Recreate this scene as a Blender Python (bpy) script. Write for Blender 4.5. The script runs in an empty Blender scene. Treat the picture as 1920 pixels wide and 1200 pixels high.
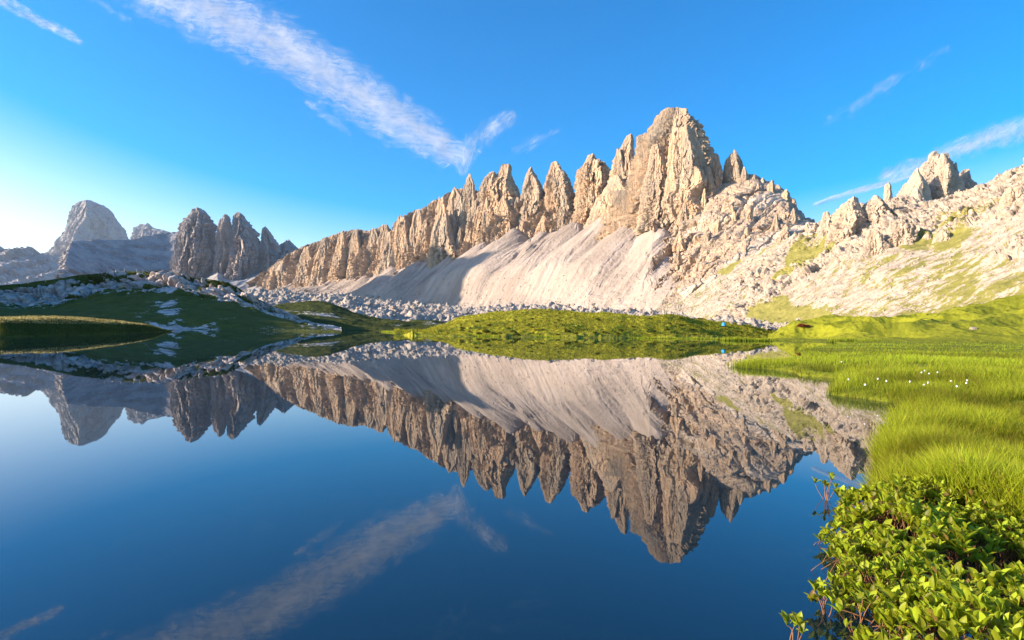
import bpy, math, random
import numpy as np
from math import radians as R
C = bpy.context.scene
COL = C.collection
random.seed(7); RNG = np.random.default_rng(7)

# ------------------------------------------------------------------ camera, world, sun, exposure
FPX, CAMH = 1100.0, 1.10            # focal length in pixels of the 1920 px wide photograph; eye above the water (m)
PITCH, ROLL = R(0.99), R(1.05)
from mathutils import Matrix
cam_d = bpy.data.cameras.new('camera'); cam = bpy.data.objects.new('camera', cam_d); COL.objects.link(cam)
cam_d.sensor_width = 36; cam_d.lens = FPX / 1920 * 36; cam_d.clip_start = 0.05; cam_d.clip_end = 60000
M = Matrix.Translation((0, 0, CAMH)) @ Matrix.Rotation(R(90) + PITCH, 4, 'X') @ Matrix.Rotation(ROLL, 4, 'Z')
cam.matrix_world = M; C.camera = cam
M3 = np.array(M.to_3x3())

SUN_AZ, SUN_EL = R(-97), R(17)      # azimuth from +Y, negative = left
SUN = np.array([math.sin(SUN_AZ) * math.cos(SUN_EL), math.cos(SUN_AZ) * math.cos(SUN_EL), math.sin(SUN_EL)])
w = bpy.data.worlds.new('World'); C.world = w; w.use_nodes = True
nt = w.node_tree; nt.nodes.clear()
sky = nt.nodes.new('ShaderNodeTexSky'); sky.sky_type = 'NISHITA'; sky.sun_disc = False
sky.sun_elevation = SUN_EL; sky.sun_rotation = SUN_AZ
sky.altitude = 1000; sky.air_density = 1.0; sky.dust_density = 1.3; sky.ozone_density = 2.2
hs = nt.nodes.new('ShaderNodeHueSaturation'); hs.inputs['Saturation'].default_value = 1.9; hs.inputs['Hue'].default_value = 0.503
bg = nt.nodes.new('ShaderNodeBackground'); bg.inputs['Strength'].default_value = 0.13
wo = nt.nodes.new('ShaderNodeOutputWorld')
bw = nt.nodes.new('ShaderNodeRGBToBW'); mr = nt.nodes.new('ShaderNodeMapRange'); mr.interpolation_type = 'SMOOTHSTEP'
for k_, v_ in (('From Min', .9), ('From Max', 5.2), ('To Min', 2.15), ('To Max', .85)): mr.inputs[k_].default_value = v_
nt.links.new(sky.outputs[0], bw.inputs[0]); nt.links.new(bw.outputs[0], mr.inputs['Value']); nt.links.new(mr.outputs[0], hs.inputs['Saturation'])
nt.links.new(sky.outputs[0], hs.inputs['Color']); nt.links.new(hs.outputs[0], bg.inputs[0]); nt.links.new(bg.outputs[0], wo.inputs[0])
sd = bpy.data.lights.new('sun', 'SUN'); so = bpy.data.objects.new('sun', sd); COL.objects.link(so)
sd.energy = 5.0; sd.angle = R(0.5); sd.color = (1.0, 0.83, 0.665)
from mathutils import Vector
so.rotation_euler = Vector(SUN).to_track_quat('Z', 'Y').to_euler()
so.location = (-60, 20, 40)
C.view_settings.view_transform = 'Standard'; C.view_settings.look = 'None'
C.view_settings.exposure = 1.27; C.view_settings.gamma = 1.0
C.render.engine = 'CYCLES'
cy = C.cycles
cy.max_bounces = 6; cy.diffuse_bounces = 2; cy.glossy_bounces = 3; cy.transmission_bounces = 4; cy.transparent_max_bounces = 12
cy.volume_bounces = 0; cy.use_denoising = True; cy.caustics_reflective = False; cy.caustics_refractive = False

def unproj(px, py, Y):
    px, py, Y = np.broadcast_arrays(np.asarray(px, float), np.asarray(py, float), np.asarray(Y, float))
    d = np.stack([(px - 960) / FPX, -(py - 600) / FPX, -np.ones_like(px)], -1) @ M3.T
    return np.array([0, 0, CAMH]) + d * (Y / d[..., 1])[..., None]
def onplane(px, py, z=0.0):
    d = np.stack(np.broadcast_arrays((np.asarray(px, float) - 960) / FPX, -(np.asarray(py, float) - 600) / FPX, -1.0), -1) @ M3.T
    return np.array([0, 0, CAMH]) + d * ((z - CAMH) / d[..., 2])[..., None]
def toproj(P):
    q = (np.asarray(P, float) - [0, 0, CAMH]) @ M3
    return 960 + FPX * q[..., 0] / -q[..., 2], 600 - FPX * q[..., 1] / -q[..., 2]

# ------------------------------------------------------------------ noise
def _h(ix, iy, iz, seed):
    h = (ix.astype(np.int64) * 374761393 + iy.astype(np.int64) * 668265263 + iz.astype(np.int64) * 2147483647 + seed * 974711) & 0xffffffff
    h = ((h ^ (h >> 13)) * 1274126177) & 0xffffffff
    h = ((h ^ (h >> 16)) * 2246822519) & 0xffffffff
    return (h ^ (h >> 15)) & 0xffffffff
def noise(P, seed=0):                                    # value noise with quintic fade, about -1..1
    P = np.asarray(P, float); i = np.floor(P); f = P - i; i = i.astype(np.int64)
    u = f * f * f * (f * (f * 6 - 15) + 10); out = np.zeros(P.shape[:-1])
    for a in (0, 1):
        wa = u[..., 0] if a else 1 - u[..., 0]
        for b in (0, 1):
            wb = wa * (u[..., 1] if b else 1 - u[..., 1])
            for c in (0, 1):
                wc = wb * (u[..., 2] if c else 1 - u[..., 2])
                out += wc * (_h(i[..., 0] + a, i[..., 1] + b, i[..., 2] + c, seed) / 2147483648.0 - 1)
    return out
ROT = np.array([[.36, .48, -.8], [-.8, .6, 0], [.48, .64, .6]])
def fbm(P, oct=4, seed=0, gain=.5, lac=2.03):
    s = 0; a = 1.0; t = 0; P = np.asarray(P, float)
    for k in range(oct):
        s = s + a * noise(P, seed + k * 17); t += a; a *= gain; P = (P @ ROT.T) * lac + 3.1
    return s / t * 1.6
def ridged(P, oct=4, seed=0, gain=.55, lac=2.05):        # 0..1, 1 on crests; no rotation so a stretched axis stays stretched
    s = 0; a = 1.0; t = 0; P = np.asarray(P, float)
    for k in range(oct):
        s = s + a * (1 - np.abs(noise(P, seed + k * 13)) * 1.6); t += a; a *= gain; P = P * lac + 7.7
    return s / t
def voronoi(P, seed=0, tilt=False, bias=0.0):
    P = np.asarray(P, float); i0 = np.floor(P).astype(np.int64); f1 = np.full(P.shape[:-1], 9.0); f2 = f1.copy(); r = np.zeros_like(f1); tl = np.zeros_like(f1)
    for a in (-1, 0, 1):
        for b in (-1, 0, 1):
            for c in (-1, 0, 1):
                ix, iy, iz = i0[..., 0] + a, i0[..., 1] + b, i0[..., 2] + c
                h = _h(ix, iy, iz, seed)
                dx = ix + (h & 1023) / 1023.0 - P[..., 0]; dy = iy + ((h >> 10) & 1023) / 1023.0 - P[..., 1]; dz = iz + ((h >> 20) & 1023) / 1023.0 - P[..., 2]
                d = np.sqrt(dx * dx + dy * dy + dz * dz)
                nr = d < f1
                f2 = np.where(nr, f1, np.minimum(f2, d)); r = np.where(nr, ((h >> 5) & 4095) / 4095.0, r); tl = np.where(nr, (((h >> 3) & 255) / 127.5 - 1 + bias) * dx + (((h >> 12) & 255) / 127.5 - 1) * dy + (((h >> 21) & 255) / 160. - .8) * dz, tl) if tilt else tl; f1 = np.where(nr, d, f1)
    return (f1, f2, r, tl) if tilt else (f1, f2, r)
def sst(a, b, x):
    t = np.clip((x - a) / (b - a), 0, 1); return t * t * (3 - 2 * t)

def facets(P, L, vs=3.0, seed=0, crack=.5, bias=0.0):                # tilted flat plates split by cracks; vs = how much taller than wide
    q = np.asarray(P, float) / L; q = q * [1, 1, 1 / vs]; q = q + .22 * np.stack([fbm(P / L * .9, 2, seed + 1), fbm(P / L * .9, 2, seed + 2), 0 * q[..., 0]], -1)
    f1, f2, r, tl = voronoi(q, seed + 3, True, bias)
    return (r - .5) * 1.1 + tl * .9 - crack * np.exp(-(f2 - f1) / .09)
# ------------------------------------------------------------------ object helpers
def mesh_obj(name, V, F, mat=None, parent=None, attrs=None, smooth=True):
    """F: list of equal-length int arrays (n,4)/(n,3)"""
    me = bpy.data.meshes.new(name); V = np.asarray(V, np.float32)
    me.vertices.add(len(V)); me.vertices.foreach_set('co', V.ravel())
    F = [np.asarray(f, np.int32) for f in (F if isinstance(F, list) else [F]) if len(f)]
    loops = np.concatenate([f.ravel() for f in F]); tot = np.concatenate([np.full(len(f), f.shape[1], np.int32) for f in F])
    st = np.concatenate([[0], np.cumsum(tot)[:-1]]).astype(np.int32)
    me.loops.add(len(loops)); me.loops.foreach_set('vertex_index', loops)
    me.polygons.add(len(tot)); me.polygons.foreach_set('loop_start', st)
    me.polygons.foreach_set('use_smooth', np.full(len(tot), smooth))
    me.update(calc_edges=True)
    for k, v in (attrs or {}).items():
        v = np.asarray(v, np.float32)
        if v.ndim == 1: me.attributes.new(k, 'FLOAT', 'POINT').data.foreach_set('value', v)
        else: me.attributes.new(k, 'FLOAT_VECTOR', 'POINT').data.foreach_set('vector', v.ravel())
    if mat: me.materials.append(mat)
    o = bpy.data.objects.new(name, me); COL.objects.link(o)
    if parent: o.parent = parent
    return o
def tag(o, label, cat, kind=None, group=None):
    o['label'] = label; o['category'] = cat
    if kind: o['kind'] = kind
    if group: o['group'] = group
    return o
def empty(name, loc=(0, 0, 0)):
    o = bpy.data.objects.new(name, None); COL.objects.link(o); o.location = loc; o.empty_display_size = .1
    return o
def grid_faces(n, m, cyclic=False):
    i = np.arange(n if cyclic else n - 1)[:, None]; j = np.arange(m - 1)[None, :]
    a = i * m + j; b = ((i + 1) % n) * m + j
    return np.stack([a, b, b + 1, a + 1], -1).reshape(-1, 4)
def grid_obj(name, P, mat, parent=None, attrs=None, cyclic=False, flip=False, smooth=True):
    n, m = P.shape[:2]; F = grid_faces(n, m, cyclic)
    if flip: F = F[:, ::-1]
    return mesh_obj(name, P.reshape(-1, 3), F, mat, parent, {k: v.reshape(-1) for k, v in (attrs or {}).items()}, smooth)
def normals(P):
    du = np.gradient(P, axis=0); dv = np.gradient(P, axis=1); n = np.cross(du, dv); n /= np.linalg.norm(n, axis=-1, keepdims=True) + 1e-9
    return n

# ------------------------------------------------------------------ materials
class NT:
    def __init__(s, name):
        s.m = bpy.data.materials.new(name); s.m.use_nodes = True; s.t = s.m.node_tree; s.t.nodes.clear()
        s.out = s.t.nodes.new('ShaderNodeOutputMaterial')
    def put(s, sock, v):
        if isinstance(v, bpy.types.NodeSocket): s.t.links.new(v, sock)
        elif isinstance(v, bpy.types.Node): s.t.links.new(v.outputs[0], sock)
        elif v is not None:
            if hasattr(sock.default_value, '__len__') and not hasattr(v, '__len__'): v = (v, v, v)
            if hasattr(v, '__len__') and len(v) == 3 and len(sock.default_value) == 4: v = (*v, 1)
            sock.default_value = v
    def n(s, typ, ins=None, **kw):
        nd = s.t.nodes.new('ShaderNode' + typ)
        for k, v in kw.items(): setattr(nd, k, v)
        for k, v in (ins or {}).items(): s.put(nd.inputs[k], v)
        return nd
    def pos(s): return s.n('NewGeometry').outputs['Position']
    def attr(s, name, vec=False):
        a = s.n('Attribute', attribute_name=name); return a.outputs['Vector' if vec else 'Fac']
    def noise(s, vec, scale, detail=6, rough=.55, dist=0):
        return s.n('TexNoise', {'Vector': vec, 'Scale': scale, 'Detail': detail, 'Roughness': rough, 'Distortion': dist}).outputs['Fac']
    def scale(s, vec, sc): return s.n('VectorMath', {0: vec, 1: sc}, operation='MULTIPLY').outputs[0]
    def math(s, op, a, b=0.0, c=None):
        nd = s.n('Math', {0: a, 1: b}, operation=op)
        if c is not None: s.put(nd.inputs[2], c)
        return nd.outputs[0]
    def ramp(s, f, a, b): return s.n('MapRange', {'Value': f, 'From Min': a, 'From Max': b}, interpolation_type='SMOOTHSTEP').outputs[0]
    def mix(s, f, a, b):
        nd = s.n('Mix', data_type='RGBA'); s.put(nd.inputs[0], f); s.put(nd.inputs[6], a); s.put(nd.inputs[7], b); return nd.outputs[2]
    def bump(s, h, strength, dist, nrm=None): return s.n('Bump', {'Height': h, 'Strength': strength, 'Distance': dist, 'Normal': nrm}).outputs[0]
    def bsdf(s, col, rough=.9, nrm=None, spec=.2):
        return s.n('BsdfPrincipled', {'Base Color': col, 'Roughness': rough, 'Normal': nrm, 'Specular IOR Level': spec})
    def done(s, sh): s.t.links.new(sh.outputs[0], s.out.inputs['Surface']); return s.m

def mat_rock(name, warm, pale, grey, u=1.0, deb=None):
    """layered limestone: u = metres per unit of detail"""
    t = NT(name); p = t.pos()
    big = t.noise(t.scale(p, (.02 / u, .02 / u, .012 / u)), 1.0, 5)
    vert = t.noise(t.scale(p, (.16 / u, .16 / u, .018 / u)), 1.0, 6, .6)
    fine = t.noise(t.scale(p, .35 / u), 1.0, 8, .65)
    lay = t.noise(t.scale(p, (.012 / u, .012 / u, .22 / u)), 1.0, 5, .6, .4)
    c = t.mix(t.ramp(big, .36, .62), grey, warm)
    c = t.mix(t.math('MULTIPLY', t.ramp(vert, .52, .72), .75), c, pale)
    c = t.mix(t.math('MULTIPLY', t.ramp(lay, .52, .70), .55 if deb else .28), c, tuple(x * .62 for x in grey))
    c = t.mix(t.math('MULTIPLY', t.ramp(fine, .56, .75), .55), c, tuple(x * .5 for x in warm))
    c = t.mix(t.math('MULTIPLY', t.ramp(fine, .46, .30), .4), c, pale)
    if deb:
        k = t.attr('debris'); n_ = t.noise(t.scale(p, .09), 1.0, 6, .65); c = t.mix(t.math('MULTIPLY', t.ramp(t.math('ADD', k, t.math('MULTIPLY', t.math('SUBTRACT', n_, .5), 1.2)), .40, .62), .85), c, deb)
    h = t.math('ADD', t.math('MULTIPLY', fine, .8), t.math('ADD', t.math('MULTIPLY', lay, .3), t.math('MULTIPLY', vert, 1.0)))
    return t.done(t.bsdf(c, .95, t.bump(h, .8, 3.0 * u), .05))

def mat_scree(name, a, b, dark, es):
    t = NT(name); p = t.pos()
    s = t.n('VectorMath', {0: p, 1: (*es, 0)}, operation='DOT_PRODUCT').outputs['Value']
    f = t.n('VectorMath', {0: p, 1: (-es[1], es[0], 0)}, operation='DOT_PRODUCT').outputs['Value']
    wob = t.math('MULTIPLY', t.noise(p, .012, 3), 22.0)
    q = t.n('CombineXYZ', {0: t.math('MULTIPLY', t.math('ADD', s, wob), .07), 1: t.math('MULTIPLY', f, .006), 2: 0.0}).outputs[0]
    st = t.noise(q, 1.0, 7, .62); st2 = t.noise(t.scale(q, (3.2, 2.4, 1)), 1.0, 6, .6)
    fine = t.noise(p, .5, 6, .7)
    big = t.noise(p, .011, 5, .6); c = t.mix(t.ramp(st, .38, .62), a, b); c = t.mix(t.math('MULTIPLY', t.ramp(big, .42, .62), .55), c, tuple(x * .78 for x in a))
    st2 = t.math('ADD', st2, t.math('MULTIPLY', t.math('SUBTRACT', big, .5), .35))
    c = t.mix(t.math('MULTIPLY', t.ramp(st2, .56, .66), .5), c, dark)
    c = t.mix(t.math('MULTIPLY', t.ramp(fine, .60, .70), .55), c, dark)
    h = t.math('ADD', t.math('MULTIPLY', st, 2.0), t.math('ADD', st2, t.math('MULTIPLY', fine, .5)))
    return t.done(t.bsdf(c, .95, t.bump(h, .6, 1.6), .03))

def mat_patchy(name, g1, g2, r1, r2, dirt, sc, stretch=(1, 1, 1), bias=0.0, hb=.25):
    """grass and stone by the vertex attribute 'rock' (0 grass .. 1 stone), broken up by noise"""
    t = NT(name); p = t.pos(); ps = t.scale(p, tuple(sc * k for k in stretch))
    n1 = t.noise(ps, .35, 7, .62); n2 = t.noise(ps, 1.6, 6, .65); n3 = t.noise(t.scale(p, sc), 6.0, 4, .7)
    k = t.math('ADD', t.math('ADD', t.attr('rock'), bias), t.math('ADD', t.math('MULTIPLY', t.math('SUBTRACT', n3, .5), .9), t.math('ADD', t.math('MULTIPLY', t.math('SUBTRACT', n1, .5), 1.1), t.math('MULTIPLY', t.math('SUBTRACT', n2, .5), 1.3))))
    f = t.ramp(k, .47, .55)
    g = t.mix(t.ramp(n2, .35, .65), g1, g2); g = t.mix(t.math('MULTIPLY', t.ramp(n3, .55, .7), .6), g, dirt)
    r = t.mix(t.ramp(n2, .38, .62), r1, r2); r = t.mix(t.math('MULTIPLY', t.ramp(n3, .56, .68), .7), r, tuple(x * .45 for x in r1))
    h = t.math('ADD', n2, t.math('MULTIPLY', n3, .6))
    return t.done(t.bsdf(t.mix(f, g, r), .95, t.bump(h, .7, hb / sc * .5), .05))

def mat_grassland(name, g1, g2, dark, sc=1.0, bd=.25):
    t = NT(name); p = t.pos()
    n1 = t.noise(p, .05 * sc, 5); n2 = t.noise(p, .45 * sc, 6, .65); n3 = t.noise(p, 2.6 * sc, 5, .7)
    c = t.mix(t.ramp(n1, .4, .6), g1, g2); c = t.mix(t.math('MULTIPLY', t.ramp(n2, .53, .68), .8), c, dark)
    c = t.mix(t.math('MULTIPLY', t.ramp(n3, .52, .7), .6), c, dark)
    return t.done(t.bsdf(c, .95, t.bump(t.math('ADD', n2, t.math('MULTIPLY', n3, .6)), .9, bd / sc), .05))

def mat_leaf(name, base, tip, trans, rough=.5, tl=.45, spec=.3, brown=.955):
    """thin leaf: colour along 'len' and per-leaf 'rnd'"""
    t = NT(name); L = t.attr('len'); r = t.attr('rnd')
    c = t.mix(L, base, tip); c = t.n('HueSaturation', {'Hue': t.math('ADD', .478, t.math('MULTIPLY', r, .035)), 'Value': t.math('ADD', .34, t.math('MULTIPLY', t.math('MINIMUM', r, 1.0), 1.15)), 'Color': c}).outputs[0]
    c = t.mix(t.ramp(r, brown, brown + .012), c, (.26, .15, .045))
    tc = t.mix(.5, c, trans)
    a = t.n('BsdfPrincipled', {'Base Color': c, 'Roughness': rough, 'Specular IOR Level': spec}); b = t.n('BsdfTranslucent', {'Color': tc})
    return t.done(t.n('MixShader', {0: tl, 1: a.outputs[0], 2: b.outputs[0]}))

def mat_plain(name, col, rough=.7, sc=8.0, var=.3):
    t = NT(name); n = t.noise(t.n('TexCoord').outputs['Object'], sc, 5)
    return t.done(t.bsdf(t.mix(n, tuple(x * (1 - var) for x in col), tuple(min(1, x * (1 + var)) for x in col)), rough))

ES = (-.716, .698)                                       # ridge direction in plan, right-near to left-far
ROCK = mat_rock('warm_limestone', (.52, .36, .225), (.66, .52, .36), (.36, .285, .21))
ROCKW = mat_rock('warm_limestone_with_debris', (.48, .355, .245), (.60, .475, .35), (.34, .265, .195), 1.0, (.54, .445, .345))
ROCKD = mat_rock('hazed_limestone', (.36, .34, .33), (.52, .48, .45), (.24, .24, .25), 2.2)  # greyed and cooled: distance haze put into the rock colour
ROCKS = mat_rock('shoulder_limestone', (.38, .335, .31), (.56, .51, .47), (.22, .205, .20), 1.3)
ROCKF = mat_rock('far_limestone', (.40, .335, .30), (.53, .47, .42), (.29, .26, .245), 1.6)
ROCKP = mat_rock('pale_limestone', (.47, .365, .26), (.60, .505, .39), (.35, .285, .22), .7)
SCREE = mat_scree('scree', (.36, .29, .23), (.45, .365, .295), (.23, .17, .125), ES)
SCREEF = mat_scree('far_scree', (.36, .33, .30), (.43, .40, .37), (.26, .23, .21), (-.6, .8))
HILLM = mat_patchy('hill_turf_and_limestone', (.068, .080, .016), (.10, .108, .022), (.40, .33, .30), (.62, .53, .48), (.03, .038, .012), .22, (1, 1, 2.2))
SLOPEM = mat_patchy('gravel_slope', (.20, .19, .045), (.27, .24, .07), (.32, .25, .185), (.46, .38, .29), (.16, .13, .05), .11, (.5, 1.1, 1.1), .0)
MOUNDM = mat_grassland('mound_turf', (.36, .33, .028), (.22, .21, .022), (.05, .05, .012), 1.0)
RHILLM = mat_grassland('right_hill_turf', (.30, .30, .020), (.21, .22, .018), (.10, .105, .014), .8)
SPITM = mat_grassland('spit_turf', (.085, .095, .016), (.055, .065, .014), (.03, .035, .01), 1.5)
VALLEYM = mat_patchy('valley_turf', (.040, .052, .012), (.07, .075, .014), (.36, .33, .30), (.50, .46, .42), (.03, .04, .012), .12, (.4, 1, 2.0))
RUBBLE = mat_rock('rubble_limestone', (.42, .35, .28), (.60, .53, .45), (.31, .27, .23), .25)

# ------------------------------------------------------------------ lofts (rock towers) and curtains (walls, slopes)
def tower(name, rows, Y, mat, parent=None, dr=.9, amp=.15, L=None, nth=170, nz=170, seed=0, ex=2.0, edge=None, drop=40, crown=1.0):
    """closed rock tower: rows (y, x left, x right) seen from the lake at depth Y; elliptic plan, fluted and cracked"""
    rows = sorted(rows); y_, l_, r_ = rows[-1]; rows.append((y_ + drop, l_ - drop * .15, r_ + drop * .15)); ys = np.array([r[0] for r in rows], float)
    yy = np.linspace(ys[0], ys[-1], nz); xl = np.interp(yy, ys, [r[1] for r in rows]); xr = np.interp(yy, ys, [r[2] for r in rows])
    Cn = unproj((xl + xr) / 2, yy, Y); phi = np.arctan2(Cn[:, 0], Cn[:, 1])
    wd = (xr - xl) / 2 * Y / FPX * np.cos(phi)
    wd[0] *= .15; wd[1] *= .75
    phi0 = np.arctan2(Cn[:, 0], Cn[:, 1]); rr_ = np.random.default_rng(seed + 500)
    if edge is None: edge = rr_.uniform(.15, .55)
    # plan polygon: x right, y away from the lake; a sharp front edge right of the middle splits a broad left face from a narrow right one
    pg = np.array([(-1, .05), (-.55 + rr_.uniform(-.15, .1), -.55 + rr_.uniform(-.12, .12)), (edge, -1.25), (edge + .25, -1.0), (1, -.1 + rr_.uniform(-.15, .1)), (.75, .5), (0, .75), (-.7, .55)])
    sg = np.linalg.norm(np.roll(pg, -1, 0) - pg, axis=1); cu = np.r_[0, np.cumsum(sg)]; tq = np.linspace(0, cu[-1], nth, endpoint=False); pgc = np.vstack([pg, pg[:1]])
    ct = np.interp(tq, cu, pgc[:, 0]); sn = np.interp(tq, cu, pgc[:, 1])
    if ex < 2.0: th = tq / cu[-1] * 2 * np.pi + np.pi; ct = np.cos(th); sn = np.sin(th); ct = np.sign(ct) * np.abs(ct) ** (2 / ex); sn = np.sign(sn) * np.abs(sn) ** (2 / ex)
    wob = fbm(np.stack([np.arange(nz) / nz * 5, 0 * yy, 0 * yy + seed], -1), 3, seed + 7) * .30
    a = np.stack([np.cos(phi), -np.sin(phi)], -1); b = np.stack([np.sin(phi), np.cos(phi)], -1)
    wmax = np.maximum(wd, wd.max() * .25); dep = (wd * .6 + wmax * .4) * dr; dep[0] = wd[0]
    ctz = ct[:, None] + wob[None] * (1 - ct[:, None] ** 2)
    off = ctz[..., None] * (a * wd[:, None])[None] + sn[:, None, None] * (b * dep[:, None])[None]
    P = np.zeros((nth, nz, 3)); P[..., :2] = Cn[None, :, :2] + off; P[..., 2] = Cn[None, :, 2]
    L = L or max(6.0, wd.max() * .5)
    d = .95 * facets(P, L, 3.8, seed, .5, -.8) + .55 * facets(P, L / 2.4, 3.0, seed + 40, .6, -.8) + .36 * facets(P, L / 6, 2.0, seed + 80, .7, -.6) + .14 * facets(P, L / 13, 1.4, seed + 90, .7, -.4) + .22 * fbm(P / L * 2.2, 4, seed + 3, .6)
    zz = P[..., 2] + fbm(P / (2 * L), 2, seed + 9) * L * .25
    d = d + .20 * (sst(.2, .9, np.abs(((zz / (L * .35)) % 1) - .5) * 2) - .5)
    loc = np.minimum(amp * wd.max(), amp * 1.1 * wd + .01)[None, :]
    n2 = np.zeros_like(P); n2[..., :2] = off / (np.linalg.norm(off, axis=-1, keepdims=True) + 1e-6)
    P = P + n2 * (d * loc)[..., None]
    c1, c2, cr_ = voronoi(np.stack([P[..., 0], P[..., 1], 0 * P[..., 0]], -1) / (L * .55) + 3, seed + 61)
    P[..., 2] -= crown * (cr_ - .3) * min(wd.max() * .30, (rows[1][0] - rows[0][0] + 14) * Y / FPX) * np.exp(-np.arange(nz) / nz * 16)[None, :]
    P[..., 2] += fbm(P / (L * .5), 3, seed + 4) * loc * .5 + (fbm(np.stack([P[..., 0] / L * 2.2, P[..., 1] / L * 2.2, 0 * P[..., 0]], -1), 3, seed + 8) * loc * .9) * np.exp(-np.arange(nz) / nz * 14)[None, :]
    return grid_obj(name, P, mat, parent, cyclic=True, smooth=False)

def curtain(name, cols, nu, nvs, mat, parent=None, disp=None, back=None, smooth=True):
    """surface through control points (y, Y) given per photo column; disp(P, seg) moves the fine grid in world space"""
    px = np.array([c[0] for c in cols], float); k = len(cols[0][1])
    u = np.linspace(px[0], px[-1], nu)
    K = [unproj(u, np.interp(u, px, [c[1][i][0] for c in cols]), np.interp(u, px, [c[1][i][1] for c in cols])) for i in range(k)]
    if back is not None:
        dY, dz = back; top = K[-1]
        dirn = top[:, :2] / np.linalg.norm(top[:, :2], axis=-1, keepdims=True)
        b = top.copy(); b[:, :2] += dirn * dY; b[:, 2] -= dz; K.append(b); nvs = list(nvs) + [max(12, nvs[-1] // 6)]
    P = []; S = []
    for i in range(len(K) - 1):
        t = np.linspace(0, 1, nvs[i], endpoint=(i == len(K) - 2))
        P.append(K[i][:, None] * (1 - t)[None, :, None] + K[i + 1][:, None] * t[None, :, None]); S.append(np.broadcast_to(i + t, (nu, len(t))))
    P = np.concatenate(P, 1); S = np.concatenate(S, 1); N = normals(P)
    at = {}
    if disp is not None:
        r = disp(P, N, S); P, at = r if isinstance(r, tuple) else (r, {})
    return grid_obj(name, P, mat, parent, at, smooth=smooth)

def rockface(P, N, amp=1.0, L=34.0, seed=0, es=ES):
    s = P[..., 0] * es[0] + P[..., 1] * es[1]; z = P[..., 2]; f = P[..., 0] * -es[1] + P[..., 1] * es[0]
    q = np.stack([s / L, z / (L * 3.6), f * 0 + seed * 3.3], -1)
    q = q + .30 * np.stack([fbm(P / L * .7, 3, seed + 1), fbm(P / L * .7, 3, seed + 2), 0 * s], -1)
    f1, f2, r, tl = voronoi(q, seed + 3, True, 1.3)
    lay = np.abs(((z + .12 * s + 6 * fbm(P / (L * 2), 2, seed + 5)) / (L * .28) % 1) - .5) * 2
    d = (r - .5) * .50 + tl * .40 - .30 * np.exp(-(f2 - f1) / .10) + .24 * facets(P, L / 2.6, 2.6, seed + 20, .6, -.8) + .12 * facets(P, L / 6.5, 1.8, seed + 30, .6, -.6) + .04 * (sst(.2, .9, lay) - .5) + .12 * fbm(P / (L * .45), 4, seed + 6, .58)
    return d * L * amp

# ---- jagged central massif -------------------------------------------------------------------
YC = lambda x: np.interp(x, [440, 560, 740, 860, 1000, 1100, 1240, 1350, 1400, 1500, 1545], [2250, 1950, 1650, 1500, 1350, 1240, 1100, 950, 900, 800, 770])
crest = [(430, 552), (470, 525), (500, 505), (540, 476), (559, 465), (575, 460), (590, 452), (605, 446), (625, 439), (640, 435), (652, 432), (667, 429), (688, 432), (702, 429), (715, 424), (722, 422), (733, 431), (735, 420), (745, 413), (757, 404), (770, 399), (782, 394), (797, 386), (811, 377), (828, 370), (840, 362), (850, 356), (860, 352), (880, 352), (900, 358), (970, 366), (1020, 352), (1075, 362), (1140, 345), (1200, 300), (1260, 275), (1330, 318), (1385, 326), (1400, 329), (1417, 329), (1425, 333), (1435, 341), (1445, 341), (1455, 347), (1468, 354), (1478, 363), (1487, 374), (1492, 384), (1500, 397), (1508, 401), (1513, 413), (1522, 411), (1530, 426), (1545, 440)]
foot = [(430, 556), (460, 540), (540, 536), (600, 533), (650, 523), (700, 516), (760, 502), (800, 494), (850, 492), (880, 480), (905, 464), (930, 452), (960, 446), (990, 452), (1020, 456), (1060, 444), (1080, 438), (1130, 427), (1160, 419), (1200, 414), (1250, 418), (1260, 462), (1300, 512), (1350, 556), (1420, 580), (1545, 596)]
toe = [(430, 562), (460, 550), (560, 556), (650, 565), (740, 574), (860, 588), (1000, 592), (1100, 592), (1240, 594), (1350, 600), (1545, 600)]
YT = lambda x: np.interp(x, [430, 560, 740, 860, 1000, 1100, 1240, 1350, 1545], [2000, 1650, 1270, 1090, 900, 770, 640, 560, 450])
DF = lambda x: np.interp(x, [430, 560, 740, 860, 1100, 1180, 1240, 1320, 1500, 1545], [60, 80, 95, 95, 95, 120, 215, 330, 330, 300])
ip = lambda T, x: float(np.interp(x, [a for a, b in T], [b for a, b in T]))
mass = tag(empty('mountain', tuple(unproj(1000, 600, 1200))), 'jagged sunlit limestone massif with tall rock towers and a broad summit, scree at its foot', 'mountain', 'structure', 'mountain peaks')
def up(o):                                               # children keep world coordinates
    o.matrix_parent_inverse = Matrix.Translation(-o.parent.location); return o
xs = sorted(set([a for a, b in crest] + [a for a, b in foot] + list(range(430, 1546, 12))))
xs = [x for x in xs if 430 <= x <= 1545]
def wall_col(x):
    if x < 1225: return [(ip(foot, x) + 26, float(YC(x) - DF(x)) - 30), (ip(foot, x), float(YC(x) - DF(x))), (ip(crest, x) * .55 + ip(foot, x) * .45, float(YC(x) - DF(x) * .62)), (ip(crest, x), float(YC(x)))]
    f = lambda k: float(np.interp(x, [1225, 1280, 1350, 1420, 1545], k))
    return [(604, f([648, 600, 540, 520, 500])), (520, f([755, 690, 625, 595, 570])), (430, f([905, 840, 765, 705, 650])), (min(ip(crest, x), 424), float(YC(x)))]
wall = [(x, wall_col(x)) for x in xs]
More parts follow.
